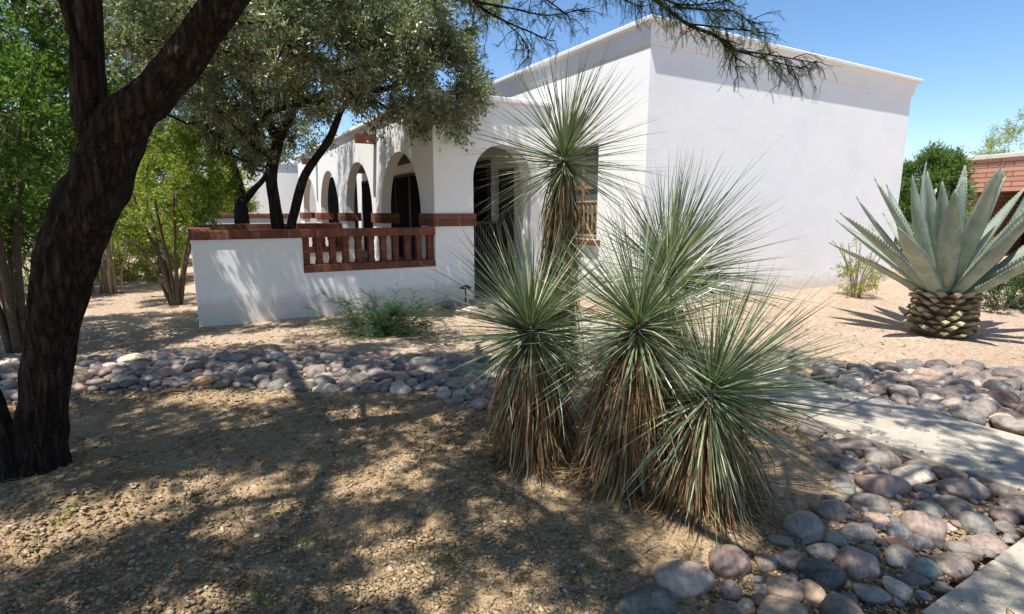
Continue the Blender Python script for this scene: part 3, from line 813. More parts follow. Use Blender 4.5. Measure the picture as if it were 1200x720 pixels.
scatter([(930, 505), (960, 505), (1040, 524), (1120, 548), (1300, 612), (1200, 634), (1120, 706), (1090, 740), (840, 740), (870, 700), (905, 655), (925, 610), (985, 580), (975, 540)], 170, .052, 'stones of the corner bed', 'between footpath and sidewalk', W_R, .11, gap=.93)
scatter([(500, 350), (560, 342), (606, 360), (592, 378), (545, 372)], 60, .085, 'stones by the entrance', 'heaped beside the arched entrance', W_L)
stones.sort(key=lambda s: -s['score'])
for s in stones[:290]:
    o = bpy.data.objects.new('river_stone', PROTO[int(rng.integers(len(PROTO)))]); COL.objects.link(o)
    o.location = [float(c) for c in s['p']]; o.scale = [float(c) for c in s['s']]; o.rotation_euler = [float(c) for c in s['rot']]
    o.color = (float(s['col'][0]) * 1.1, float(s['col'][1]) * 1.01, float(s['col'][2]) * .9, 1)
    tag(o, s['label'], 'stone', s['group'])
# the many lesser ones in one mesh
def lesser():
    import bmesh
    bm = bmesh.new(); bmesh.ops.create_icosphere(bm, subdivisions=2, radius=1.0); V0 = np.array([v.co[:] for v in bm.verts]); F0 = np.array([[v.index for v in f.verts] for f in bm.faces]); bm.free()
    Vs = []; Fs = []; n = 0
    def put(p, s_, rot):
        nonlocal n
        k = 1 + .2 * np.sin(V0 @ rng.normal(size=3) * 1.7 + rng.random() * 6)[:, None]
        Rm = np.array(Matrix.Rotation(rot[2], 3, 'Z') @ Matrix.Rotation(rot[0], 3, 'X'))
        Vs.append((V0 * k * np.array(s_)) @ Rm.T + np.array(p)); Fs.append(F0 + n); n += len(V0)
    for s in stones[290:]: put(s['p'], s['s'], s['rot'])
    # pebbles between the cobbles
    for poly, cnt in (([(-60, 425), (180, 410), (420, 411), (600, 420), (600, 475), (420, 464), (200, 458), (-60, 484)], 900), ([(955, 432), (1110, 430), (1260, 438), (1300, 520), (1100, 492), (985, 460)], 500),
                      ([(930, 505), (1040, 526), (1200, 580), (1200, 630), (1110, 706), (860, 730), (905, 655), (985, 580)], 700)):
        P = [tuple(gp(*q)[:2]) for q in poly]; xs = [p[0] for p in P]; ys = [p[1] for p in P]
        for _ in range(cnt):
            x = rng.uniform(min(xs), max(xs)); y = rng.uniform(min(ys), max(ys))
            a, b = to_h(x, y)
            if not inpoly(x, y, P) or (.38 < a < 1.40) or b < -7.87: continue
            r = rng.uniform(.010, .03); put((x, y, float(zg(x, y)) + r * .3), (r * 1.2, r, r * .6), (rng.normal() * .3, 0, rng.random() * 6))
    o = mesh_np('pebbles', np.concatenate(Vs), np.concatenate(Fs), M['stone_mix'], None, True)
    tag(o, 'pebbles and lesser cobbles packed between the river stones', 'pebbles', None, 'stuff')
lesser()

# ================================================================== GROUND LITTER
def litter():
    n = 80000
    y = 1.2 * np.exp(rng.random(n) * math.log(7.6 / 1.2)); x = rng.uniform(-1.05, 1.0, n) * (y * .95 + .3)
    a, b = to_h(x, y)
    onp = ((a > .36) & (a < 1.42)) | (b < -7.86)
    keep = (~onp | (rng.random(n) < .05)) & ((a < 1.2) | (rng.random(n) < .25)) & ((y < 4.8) | (rng.random(n) < .55))
    x, y, onp, b = x[keep], y[keep], onp[keep], b[keep]; n = len(x)
    z = np.where(onp, .041 + .10 * sstep((b + 4.5) / 3), zg(x, y) + .006)
    r = (.0035 + .015 * rng.random(n) ** 4) * (1 + .09 * y)
    th = rng.random(n) * 6.28; el = .55 + .5 * rng.random(n)
    ux = np.stack([np.cos(th), np.sin(th), rng.normal(size=n) * .28], 1); uy = np.stack([-np.sin(th), np.cos(th), rng.normal(size=n) * .28], 1)
    P = np.stack([x, y, z], 1); up = unit(np.cross(ux, uy)); R_ = r[:, None]
    V = np.stack([P + ux * R_ * (1 + .3 * rng.random((n, 1))), P + uy * R_ * el[:, None], P - ux * R_, P - uy * R_ * el[:, None], P + up * R_ * .2 + ux * R_ * .2, P - up * R_ * .2], 1).reshape(-1, 3)
    T = np.array([[0, 1, 4], [1, 2, 4], [2, 3, 4], [3, 0, 4], [1, 0, 5], [2, 1, 5], [3, 2, 5], [0, 3, 5]])
    Fq = (np.arange(n)[:, None, None] * 6 + T[None]).reshape(-1, 3)
    tag(mesh_np('gravel', V, Fq, M['chip']), 'loose gravel chips strewn over the shaded soil', 'gravel', None, 'stuff')
    # dry fallen leaflets, thin and tan
    n = 6000
    y = 1.3 * np.exp(rng.random(n) * math.log(7.4 / 1.3)); x = rng.uniform(-1.05, .6, n) * (y * .95 + .3)
    P = np.stack([x, y, zg(x, y) + .012 + .006 * rng.random(n)], 1)
    D = unit(np.stack([rng.normal(size=n), rng.normal(size=n), rng.normal(size=n) * .2], 1)); Nn = unit(rng.normal(size=(n, 3)) * .35 + np.array([0, 0, 1.]))
    V = leaf_quads(P, D, Nn, .018 + .03 * rng.random(n), .004 + .007 * rng.random(n), .3)
    n = 420; y = 1.4 * np.exp(rng.random(n) * math.log(7.0 / 1.4)); x = rng.uniform(-1.05, .5, n) * (y * .95 + .3)
    for i in range(n):
        p = np.array([x[i], y[i], float(zg(x[i], y[i])) + .016]); a = rng.random() * 6.28; L = rng.uniform(.03, .14); w_ = rng.uniform(.0012, .003)
        d = np.array([math.cos(a), math.sin(a), rng.normal() * .08]); sd = np.array([-d[1], d[0], 0]); k1 = p + d * L * .5 + sd * rng.normal() * L * .12; k2 = p + d * L
        u_ = np.array([0, 0, 1.])
        for q0, q1 in ((p, k1), (k1, k2)): V = np.concatenate([V, np.stack([q0 - sd * w_, q0 + u_ * w_, q1 + u_ * w_, q1 - sd * w_]), np.stack([q0 + u_ * w_, q0 + sd * w_, q1 + sd * w_, q1 + u_ * w_])])
    tag(mesh_np('leaf_litter', V, quads(V), M['dry']), 'dry fallen leaves scattered on the soil under the tree', 'leaf litter', None, 'stuff')
litter()
V = []
for px, py in ((86, 598), (70, 612), (352, 640), (230, 500), (520, 660), (300, 705), (140, 560), (690, 668)):
    p = gp(px, py); k = 26; d = unit(np.stack([rng.normal(size=k), rng.normal(size=k), .5 + rng.random(k)], 1)); P = p + np.stack([rng.normal(size=k) * .02, rng.normal(size=k) * .02, np.zeros(k)], 1)
    V.append(leaf_quads(P, d, unit(rng.normal(size=(k, 3))), .02 + .035 * rng.random(k), np.full(k, .005)))
V = np.concatenate(V); tag(mesh_np('weeds', V, quads(V), M['bright']), 'tiny green weed tufts sprouting from the bare soil', 'weeds', None, 'stuff')
g0 = gp(188, 466); g1 = gp(222, 458)
m_ = MB(); pts = [g0 + (g1 - g0) * f + np.array([0, 0, .02 + .015 * math.sin(f * 5)]) for f in np.linspace(0, 1, 6)]
m_.tube(pts, [.012, .011, .012, .009, .007, .004], 6); tag(m_.build('fallen_stick', M['twig'], None, True), 'short broken stick on the soil before the long stone bed', 'stick')

# ================================================================== YUCCAS
def yucca(label, base, head, tr, nleaf, LL, nskirt, skirt_to, low=-.35, seed=0, lean=(0, 0), skL=.42, skR=.13):
    base = np.asarray(base, float); head = np.asarray(head, float)
    t = thing('yucca', label, 'yucca', base)
    ax = head - base; axd = unit(ax)
    m_ = MB(); pts = [base + ax * f + np.array([0, 0, -.06 * (f == 0)]) for f in np.linspace(0, 1, 8)]
    m_.tube(pts, list(np.linspace(tr * 1.15, tr, 7)) + [tr * .6], 14, rough=.15, phase=seed); m_.build('trunk', M['twig'], t, True, base)
    # live rosette of stiff needle leaves
    n = nleaf; u = rng.random(n)
    cz = low + (1 - low) * u ** .9
    ph = np.arange(n) * 2.39996 + rng.normal(size=n) * .2
    sr = np.sqrt(np.maximum(0, 1 - cz ** 2)); D = np.stack([sr * np.cos(ph), sr * np.sin(ph), cz], 1)
    # tilt to the trunk axis
    z = np.array([0, 0, 1.]); tl = axd + np.array([lean[0], lean[1], 0]); tl = tl / np.linalg.norm(tl)
    D = unit(D + (tl - z)[None] * .9 + rng.normal(size=(n, 3)) * .06)
    L = LL * (.62 + .46 * rng.random(n) ** .7) * (1 - .12 * np.maximum(0, -cz)); W = .0082 * (.65 + .7 * rng.random(n))
    P0 = head + D * tr * .5 + axd * ((cz - .3) * .07)[:, None]
    dr = (.05 + .10 * np.maximum(0, 1 - cz) * rng.random(n)) * (rng.random(n) < .75)
    brk = rng.random(n) < .07; bd = rng.normal(size=(n, 3)) * .28; bd[:, 2] -= .3; wob = rng.normal(size=(n, 3)) * .012
    S = unit(np.cross(D, rng.normal(size=(n, 3)) * .5 + z)); ts = [0, .12, .4, .75, 1.]; ws = [1.5, 1.0, .85, .5, .06]
    secs = []
    for tt, ww in zip(ts, ws):
        c = P0 + D * (L * tt)[:, None]; c[:, 2] -= dr * L * tt ** 2; c += wob * math.sin(tt * 3.14); c[brk] += bd[brk] * (L[brk] * max(0, tt - .4))[:, None]
        secs += [c - S * (W * ww * .5)[:, None], c + S * (W * ww * .5)[:, None]]
    V = np.stack(secs, 1).reshape(-1, 3)
    T = np.array([[2 * i, 2 * i + 1, 2 * i + 3, 2 * i + 2] for i in range(4)])
    Fq = (np.arange(n)[:, None, None] * 10 + T[None]).reshape(-1, 4)
    mesh_np('leaf_rosette', V, Fq, M['yucca'], t, False, base)
    # hanging skirt of dead leaves
    n = nskirt; f = rng.random(n) ** .8; ph = rng.random(n) * 6.283
    top = head + (base - head) * (skirt_to * f)[:, None] + np.array([0, 0, -.02])
    out = np.stack([np.cos(ph), np.sin(ph), np.zeros(n)], 1)
    P0 = top + out * tr * .8
    sp = skR * (.5 + 1.0 * rng.random(n)); Ls = skL * (.7 + .6 * rng.random(n)); W = .0085 * (.7 + .6 * rng.random(n))
    secs = []; S = unit(np.cross(out, z) + rng.normal(size=(n, 3)) * .5)
    kink = rng.normal(size=(n, 3)) * .02
    for tt, ww in zip(ts, [1.2, 1.1, .9, .6, .1]):
        c = P0 + out * (sp * (1.9 * tt - .95 * tt ** 2) )[:, None] * 1.0 + kink * (math.sin(tt * 3.1))
        c[:, 2] += .05 * math.sin(min(1, tt * 2.2) * math.pi) - Ls * tt
        gz = zg(c[:, 0], c[:, 1]) + .01 + .03 * rng.random(n); low_ = c[:, 2] < gz
        c[low_] += out[low_] * np.minimum(.12, (gz - c[:, 2])[low_] * .6)[:, None]; c[:, 2] = np.maximum(c[:, 2], gz)
        secs += [c - S * (W * ww * .5)[:, None], c + S * (W * ww * .5)[:, None]]
    V = np.stack(secs, 1).reshape(-1, 3); Fq = (np.arange(n)[:, None, None] * 10 + T[None]).reshape(-1, 4)
    mesh_np('dead_leaf_skirt', V, Fq, M['skirt'], t, False, base)
    return t
def gz(x, y): return np.array([x, y, float(zg(x, y))])
yucca('leftmost yucca with a short trunk and dense round head above a brown skirt', gz(.16, 3.34), at(622, 388, 3.34), .10, 580, .74, 1200, .80, -.5, 1, (.05, .03), .42, .17)
yucca('middle yucca of the clump, its head facing front over a long brown skirt', gz(.64, 3.05), at(748, 385, 3.05), .10, 580, .72, 1400, .84, -.48, 2, (-.06, -.05), .42, .19)
yucca('rightmost and lowest yucca leaning right over a straw-coloured skirt', gz(.98, 2.92), at(832, 462, 2.86), .10, 580, .74, 1200, .80, -.42, 3, (.28, -.05), .42, .22)
yucca('yucca at the back of the clump with dark upright leaves against the white wall', gz(.84, 3.6), at(782, 325, 3.6), .10, 620, .78, 800, .85, -.3, 4, (.14, 0))
yucca('tallest yucca, a single thin-leaved head high on a shaggy trunk', gz(.30, 4.0), at(661, 188, 4.0), .075, 430, .74, 1300, .72, -.55, 5, (0, 0), .46, .085)

# ================================================================== AGAVE
def agave():
    g = gp(1100, 398); base = np.array([g[0] * 1.045, g[1] * 1.045, g[2]])
    t = thing('agave', 'huge blue-green agave with toothed leaves on a stubby scaled trunk', 'agave', base)
    m_ = MB(); m_.tube([(0, 0, -.08), (0, 0, .05), (0, 0, .25), (0, 0, .5), (0, 0, .66)], [.25, .275, .285, .275, .2], 26, rough=.08); m_.build('trunk', M['agave_stump'], t, True)
    # cut leaf-bases, spirally set
    V = []; Fc = []; n = 0
    rows = 8; per = 15
    for r in range(rows):
        for k in range(per):
            ph = (k + .5 * (r % 2) + rng.normal() * .11) * 2 * math.pi / per; z = .04 + r * .072 + rng.normal() * .013
            rad = .262 + .02 * math.sin(r) ; w = .066 * (1 + rng.normal() * .08); h = .040 * (1 + rng.normal() * .2); dpt = .10 + rng.random() * .035
            o = np.array([math.cos(ph), math.sin(ph), 0]); s_ = np.array([-math.sin(ph), math.cos(ph), 0]); u = np.array([0, 0, 1.])
            c = o * rad + u * z; tip = o * (rad + dpt) + u * (z + .045)
            ring0 = [c - s_ * w, c - u * h, c + s_ * w, c + u * h * .7]
            ring1 = [tip - s_ * w * .72, tip - u * h * .75 + o * .012, tip + s_ * w * .72, tip + u * h * .35 - o * .02]
            V += ring0 + ring1
            Fc += [[n + i, n + (i + 1) % 4, n + 4 + (i + 1) % 4, n + 4 + i] for i in range(4)] + [[n + 4, n + 5, n + 6, n + 7]]; n += 8
    mesh_np('leaf_scars', np.array(V), Fc, M['agave_scar'], t)
    nl = 34; ga = 2.39996
    for i in range(nl):
        f = i / (nl - 1); ph = i * ga + .35
        tilt = R(52) * (1 - f) ** .9 + R(5) * f; L = (1.30 + .28 * math.sin(f * 2.4)) * (1 - .06 * f ** 4) * rng.uniform(.92, 1.07); Wm = .128 * rng.uniform(.88, 1.08) * (1 - .25 * f)
        o = np.array([math.cos(ph), math.sin(ph), 0]); s_ = np.array([-math.sin(ph), math.cos(ph), 0]); u = np.array([0, 0, 1.])
        start = np.array([0, 0, .58 + .14 * f]) + o * (.24 * (1 - f) + .05)
        bend = rng.uniform(-.02, .14) * (1 if rng.random() < .8 else 2.2)
        V = []; ns = 18; nc = 9; Fc = []
        pc = start.copy(); tl = tilt + .18
        for k in range(ns):
            q = k / (ns - 1); ang = tl - bend * 2 * q + (.0 if q < .7 else 0)
            d = o * math.sin(ang) + u * math.cos(ang); nrm = -o * math.cos(ang) + u * math.sin(ang)   # upper face normal, towards the axis
            if k: pc = pc + d * (L / (ns - 1))
            w = Wm * (np.interp(q, [0, .06, .25, .45, .6, .8, .93, 1], [.95, .80, .88, 1.0, .92, .58, .24, .012]))
            th_ = .042 * np.interp(q, [0, .2, .6, .9, 1], [1.5, 1, .7, .35, .1])
            gut = .34 * np.interp(q, [0, .5, .9, 1], [.8, 1, 1.1, .4])
            top = [pc + s_ * w * x + nrm * (gut * w * x * x) for x in np.linspace(-1, 1, nc)]
            bot = [pc + s_ * w * x + nrm * (gut * w * x * x - th_ * (1 - x * x) - .002) for x in np.linspace(1, -1, nc)[1:-1]]
            V += top + bot
        m = nc + nc - 2
        for k in range(ns - 1):
            for j in range(m): a = k * m + j; b = k * m + (j + 1) % m; Fc.append([a, b, b + m, a + m])
        Fc.append(list(range((ns - 1) * m, ns * m)))
        # marginal teeth
        for k in range(2, ns - 2):
            for h_ in (0., .5):
                for sgn, j in ((-1, 0), (1, nc - 1)):
                    e = V[k * m + j] * (1 - h_) + V[(k + 1) * m + j] * h_; e2 = V[k * m + j] * (.75 - h_) + V[(k + 1) * m + j] * (h_ + .25)
                    mid = (e + e2) / 2 + s_ * sgn * .009 + np.array([0, 0, .004]); b0 = len(V); V += [e, e2, mid, (e + e2) / 2 - s_ * sgn * .01 - u * .008]
                    Fc += [[b0, b0 + 1, b0 + 2], [b0 + 1, b0 + 3, b0 + 2], [b0 + 3, b0, b0 + 2]]
        tipd = V[(ns - 1) * m + 4] - V[(ns - 2) * m + 4]; tipd = tipd / np.linalg.norm(tipd); tp0 = (V[(ns - 1) * m] + V[(ns - 1) * m + nc - 1]) / 2
        lf = mesh_np('leaf', np.array(V), Fc, M['agave'], t, False)
        q_ = MB(); q_.tube([tp0 - tipd * .035, tp0 - tipd * .01, tp0 + tipd * .035], [.0075, .006, .0008], 6); q_.build('tip_spine', M['dark_wood'], lf)
agave()
for o in bpy.data.objects:
    if o.name.startswith('leaf') and o.parent and o.parent.name.startswith('agave') and o.type == 'MESH' and not o.name.startswith('leaf_scars'):
        for p in o.data.polygons: p.use_smooth = len(p.vertices) == 4

# ================================================================== THE BIG LEANING TREE
def big_tree():
    Y0 = 3.15
    base = at(48, 562, Y0); base[2] = float(zg(base[0], base[1]))
    t = thing('mesquite_tree', 'big dark-barked leaning tree forking low, its feathery canopy shading the yard', 'tree', base)
    def L(seq, Y): 
        P = []; W = []
        for s in seq:
            px, py, w = s[:3]; y = s[3] if len(s) > 3 else Y
            P.append(at(px, py, y)); W.append(w * .385 * (y * CT + .1) / F_PX)
        return P, W
    mb = MB(); sk = Skel()
    P, W = L([(46, 590, 150), (47, 566, 100), (49, 535, 72), (50, 500, 64), (54, 450, 60), (60, 400, 64), (71, 340, 72), (80, 300, 77), (93, 260, 78), (112, 220, 76), (126, 188, 74), (141, 155, 68), (160, 128, 58), (190, 98, 50), (226, 54, 47), (262, 2, 46), (300, -60, 44, 3.2)], Y0)
    P += [np.array([-1.1, 3.3, 3.75]), np.array([-.3, 3.5, 4.05])]; W += [.095, .08]
    pts, w = catmull(P, W, 9); mb.tube(pts, w, 84, rough=.16, phase=2.); j = sk.chain(pts[105::2], w[105::2])
    P2, W2 = L([(120, 190, 40), (113, 155, 46), (106, 125, 43), (103, 60, 38), (100, 0, 36), (96, -70, 34)], Y0 + .02)
    P2 += [np.array([-2.7, 3.2, 4.0]), np.array([-2.9, 3.0, 4.6])]; W2 += [.075, .06]
    pts, w = catmull(P2, W2, 9); mb.tube(pts, w, 60, rough=.14, phase=5.); j2 = sk.chain(pts[27::2], w[27::2])
    P3, W3 = L([(98, 70, 14), (84, 30, 13), (72, -10, 12), (60, -60, 11)], Y0 - .05); P3 += [np.array([-3.2, 2.9, 4.0])]; W3 += [.025]
    pts, w = catmull(P3, W3, 5); mb.tube(pts, w, 10, rough=.12, phase=8.); sk.chain(pts[8:], w[8:])
    P4, W4 = L([(30, 585, 70), (10, 545, 44), (-8, 490, 36), (-40, 420, 34)], Y0 - .12); P4 += [np.array([-3.7, 3.0, 2.6]), np.array([-4.1, 2.8, 3.9])]; W4 += [.07, .05]
    pts, w = catmull(P4, W4, 6); mb.tube(pts, w, 44, rough=.16, phase=11.); sk.chain(pts[20:], w[20:])
    # limbs over the yard, above the picture
    limbs = [
        [(-.3, 3.5, 4.05), (.6, 3.3, 4.2), (1.5, 3.0, 4.3), (2.4, 2.6, 4.3)],
        [(-.3, 3.5, 4.05), (.3, 4.1, 3.95), (.85, 4.6, 3.75)],
        [(-1.1, 3.3, 3.75), (-.8, 2.3, 4.1), (-.2, 1.2, 4.3), (.5, .4, 4.4)],
        [(-2.9, 3.0, 4.6), (-3.4, 3.9, 4.7), (-4.0, 4.9, 4.7)], [(-2.9, 3.0, 4.6), (-2.4, 2.0, 4.8), (-2.2, .8, 4.9)], [(-4.1, 2.8, 3.9), (-4.9, 3.2, 4.2), (-5.6, 4.0, 4.3)],
        [(-1.1, 3.3, 3.75), (-1.3, 4.3, 4.1), (-1.4, 5.2, 4.2)]]
    for q in limbs:
        pts, w = catmull(q, np.linspace(.07, .03, len(q)).tolist(), 5); mb.tube(pts, w, 10, rough=.12, phase=rng.random() * 20); sk.chain(pts, w)
    # canopy clumps, shaped with gaps so sun lands on chosen ground and yuccas
    C = []
    LIT = [(.16, 3.34, 1.0, .38), (.64, 3.05, 1.1, .38), (1.0, 2.85, .8, .42), (.9, 3.5, 1.4, .4), (1.4, 2.8, .6, .3), (.3, 4.0, 2.1, .4), (.95, 2.6, .2, .22), (-.15, 3.2, .8, .3)]
    tries = 0; HOLES = [(*gp(a_, b_)[:2], c_, d_) for a_, b_, c_, d_ in [(45, 625, .42, .40), (110, 590, .25, .2), (270, 572, .5, .22), (215, 572, .3, .2), (470, 562, .42, .22), (470, 632, .34, .24), (450, 680, .35, .22), (250, 698, .34, .2), (310, 606, .24, .18), (575, 612, .36, .22), (260, 467, .6, .3), (430, 484, .5, .25), (610, 690, .3, .22), (1090, 520, .5, .3), (1000, 500, .4, .3), (880, 660, .35, .22), (1060, 610, .35, .25), (800, 640, .28, .2), (1160, 650, .3, .3), (60, 470, .4, .3)]]
    while len(C) < 1150 and tries < 120000:
        tries += 1
        x = rng.uniform(-7.2, 4.0); y = rng.uniform(-2.0, 5.6); z = rng.uniform(3.4, 5.4)
        rr = math.hypot((x + 1.5) / 5.5, (y - 1.9) / 3.9)
        if rr > 1 or z < 1.6 + .40 * max(y, 0) + .45 or z > 5.6 - 1.2 * rr: continue
        q = np.array([x, y, z])
        if mnoise.noise((x * 1.2, y * 1.2, 4.7)) < -.3: continue
        gx, gy = x - SHX * z, y - SHY * z      # where its shade falls
        if any(((gx - hx) / (ha * .8 + .03)) ** 2 + ((gy - hy) / (hb * .8 + .03)) ** 2 < 1 for hx, hy, ha, hb in HOLES): continue
        if any((x - px_ - SHX * (z - pz_)) ** 2 + (y - py_ - SHY * (z - pz_)) ** 2 < rr_ * rr_ for px_, py_, pz_, rr_ in LIT) and rng.random() < .9: continue
        if x > .6 and rng.random() < .35: continue
        if -1.0 < x < .7 and 1.1 < y < 3.0 and rng.random() < .45: continue
        C.append(q)
    print('CLUMPS', len(C), tries)
    ends = sk.grow(C, np.array([-1.5, 3.3, 3.2]), .10, .1, seg=.4)
    V = []
    for c in C:
        k = 24; sd = unit(rng.normal(size=(k, 3)) * np.array([1, 1, .45])); P = c + sd * (.2 * rng.random((k, 1)))
        V.append(pinnae(P, sd, .10 + .08 * rng.random(k), 7, .044, .016, .25))
    # sprays that hang into the picture in front of the roof
    def spray(seq, Y, tw, start=None, dens=1.0, pl=.085):
        Pq = [at(a, b, y) for a, b, y in seq]; 
        if start is not None: Pq = [np.array(start)] + Pq
        pts, w = catmull(Pq, np.linspace(tw, .0035, len(Pq)).tolist(), 6); mb.tube(pts, w, 6, rough=.1)
        pts = np.array(pts); n = len(pts)
        for i in range(4, n):
            for _ in range(int(2 * dens + rng.random())):
                d0 = unit(pts[i] - pts[i - 1]); d = unit(d0 * .7 + rng.normal(size=3) * .6 + np.array([0, 0, -.12])); Lt = rng.uniform(.08, .24)
                ne = 4; tp = [pts[i] + d * Lt * f + np.array([0, 0, -.04 * f * f]) + rng.normal(size=3) * .008 for f in np.linspace(0, 1, ne + 1)]
                mb.tube(tp, np.linspace(.0045, .0018, ne + 1), 4, cap=False)
                k = int(8 * dens + 2); tt = rng.random(k); P = tp[0] + (tp[-1] - tp[0]) * tt[:, None]
                D = unit(rng.normal(size=(k, 3)) * .8 + d * .6 + np.array([0, 0, -.25]))
                V.append(pinnae(P, D, pl * (.7 + .6 * rng.random(k)), 11, 0.013, .0034, .45))
    spray([(740, -25, 4.7), (775, 5, 4.7), (805, 28, 4.7), (838, 42, 4.65), (858, 58, 4.6), (900, 64, 4.55), (955, 74, 4.5)], 4.7, .022, (.85, 4.6, 3.75), .8)
    spray([(838, 42, 4.65), (857, 55, 4.65), (864, 84, 4.6)], 4.6, .010, None, .3)
    spray([(790, 8, 4.7), (830, 12, 4.75), (862, 14, 4.8), (880, 28, 4.85)], 4.7, .010, None, .75)
    spray([(805, 28, 4.7), (850, 33, 4.7), (905, 40, 4.7)], 4.7, .008, None, .75)
    spray([(858, 58, 4.6), (905, 72, 4.6), (938, 80, 4.6)], 4.6, .006, None, .7)
    spray([(740, -25, 4.7), (770, -6, 4.6), (800, 6, 4.5), (850, 2, 4.5)], 4.6, .012, None, .8)
    spray([(530, -40, 5.0), (556, 2, 5.0), (590, 24, 5.0), (622, 38, 5.0), (645, 48, 5.0)], 5.0, .016, (-1.0, 4.9, 4.1), .55)
    spray([(556, 2, 5.0), (600, 10, 5.0), (640, 18, 5.0), (680, 12, 5.0)], 5.0, .010, None, .6)
    spray([(600, -20, 5.1), (640, 0, 5.1), (668, 20, 5.1)], 5.1, .010, None, .6)
    spray([(590, 24, 5.0), (612, 45, 5.0), (620, 62, 5.0)], 5.0, .006, None, .5)
    spray([(680, -30, 4.9), (720, -6, 4.9), (752, 8, 4.9)], 4.9, .010, (.3, 4.5, 3.9), .6)
    sk.mesh(mb, .0055, 6, cap=.045)
    mb.build('trunk', M['bark'], t, True, base)
    V = np.concatenate(V); mesh_np('crown', V, quads(V), M['pinnate'], t, False, base)
big_tree()

# ================================================================== OLIVE TREES
def olive(label, base, stems, blobs, nleaf=260, crad=.36, seed=1, cap=.07):
    base = np.asarray(base, float); t = thing('olive_tree', label, 'tree', base)
    mb = MB(); sk = Skel()
    for P, W in stems:
        pts, w = catmull(P, W, 6); mb.tube(pts, w, 14, rough=.2, phase=rng.random() * 30); sk.chain(pts[4:], w[4:])
    C = np.concatenate([ellipsoid_pts(n, c, r, .45) for c, r, n in blobs])
    C = C[C[:, 2] > 2.05]
    sk.grow(list(C), base + np.array([0, 0, 1.2]), .14, .05, seg=.35)
    sk.mesh(mb, .0075, 6, .40, cap); mb.build('trunk', M['olive_bark'], t, True, base)
    ctr = np.mean(C, 0); out = unit(C - ctr)
    V = clump_leaves(C, nleaf, crad, .085, .025, .25, out * .9)
    mesh_np('crown', V, quads(V), M['olive'], t, False, base)
Yo = 9.7
ob = at(326, 268, Yo); ob[2] = 0
S1 = ([np.array([ob[0], ob[1], -.05]), at(326, 275, Yo), at(322, 240, Yo), at(318, 205, Yo), at(326, 165, Yo), at(345, 125, Yo), at(352, 70, Yo)], [.15, .115, .10, .095, .085, .065, .045])
S2 = ([np.array([ob[0] + .15, ob[1], -.05]), at(341, 275, Yo), at(346, 245, Yo), at(358, 205, Yo), at(385, 165, Yo), at(400, 130, Yo - .2), at(420, 100, Yo - .4)], [.11, .085, .078, .07, .06, .045, .03])
S3 = ([at(326, 165, Yo), at(300, 120, Yo - .3), at(270, 80, Yo - .6), at(235, 50, Yo - .9)], [.09, .075, .055, .04])
S4 = ([at(345, 125, Yo), at(400, 105, Yo - .1), at(450, 105, Yo - .3), at(500, 85, Yo - .6)], [.075, .06, .045, .03])
olive('grey-green olive tree with twin dark trunks rising inside the patio', ob, [S1, S2, S3, S4],
      [(at(355, 55, 9.4), (1.9, 1.8, 1.2), 75), (at(465, 80, 9.0), (1.35, 1.3, 1.05), 70), (at(515, 110, 8.9), (.8, .9, .75), 34), (at(260, 70, 9.2), (1.5, 1.5, 1.2), 60), (at(380, -40, 9.3), (2.4, 2.0, .9), 60), (at(210, 20, 9.0), (1.2, 1.3, 1.0), 40), (at(290, 160, 9.6), (.8, .8, .5), 18), (at(480, 0, 8.9), (1.4, 1.2, .9), 50), (at(290, -10, 7.5), (1.7, 1.0, .6), 44), (at(410, -5, 7.7), (1.3, 1.0, .6), 30), ((-4.5, 6.7, 3.75), (1.0, .8, .45), 20), ((-3.2, 7.1, 3.7), (1.0, .8, .45), 22), ((-2.2, 7.7, 3.65), (.8, .7, .4), 16)], 300, .30)  # trailing forward blobs added to throw dappled shade on the patio wall
Yp = 12.6
ob2 = at(284, 262, Yp); ob2[2] = 0
S1 = ([np.array([ob2[0], ob2[1], -.05]), at(284, 262, Yp), at(282, 235, Yp), at(276, 205, Yp), at(262, 160, Yp), at(250, 120, Yp)], [.2, .15, .125, .105, .08, .05])
S2 = ([at(283, 240, Yp), at(298, 222, Yp), at(312, 205, Yp), at(320, 170, Yp)], [.08, .065, .05, .035])
olive('second olive tree with a thick short trunk behind the patio cross wall', ob2, [S1, S2],
      [(at(250, 110, Yp), (2.2, 2.0, 1.4), 70), (at(170, 80, Yp), (1.8, 1.7, 1.4), 50), (at(310, 130, Yp), (1.6, 1.6, 1.1), 45), (at(240, 20, Yp), (2.4, 2.0, 1.2), 50)], 300, .40, 2)

# ================================================================== SHRUBS AND OTHER TREES, LEFT
def fan(n, h, spread, lean=(0, 0), mid=.5):
    out = []
    for k in range(n):
        a = 2 * math.pi * (k + rng.random() * .6) / n; s = spread * rng.uniform(.6, 1.1)
        out.append([(0.06 * math.cos(a), .06 * math.sin(a), -.05), (s * .35 * math.cos(a) + lean[0] * .3, s * .35 * math.sin(a) + lean[1] * .3, h * mid * .8), (s * .7 * math.cos(a) + lean[0] * .7, s * .7 * math.sin(a) + lean[1] * .7, h * mid * 1.35), (s * math.cos(a) + lean[0], s * math.sin(a) + lean[1], h)])
    return out
shrub('leafy_tree', 'leafy green tree with several thin stems at the left edge of the yard', 'tree', gp(22, 412), fan(5, 2.7, .55), (-.3, .1, 2.7), (1.6, 1.4, 1.6), 150, 330, .34, .075, .03, M['green'], M['twig'], stem_r=.05)
shrub('leafy_tree', 'taller leafy tree behind the thin-stemmed one, seen left of the leaning trunk', 'tree', gp(0, 350), fan(5, 3.4, .7), (-.3, .2, 3.1), (2.0, 1.7, 1.7), 140, 340, .42, .08, .034, M['green'], M['twig'], stem_r=.06)
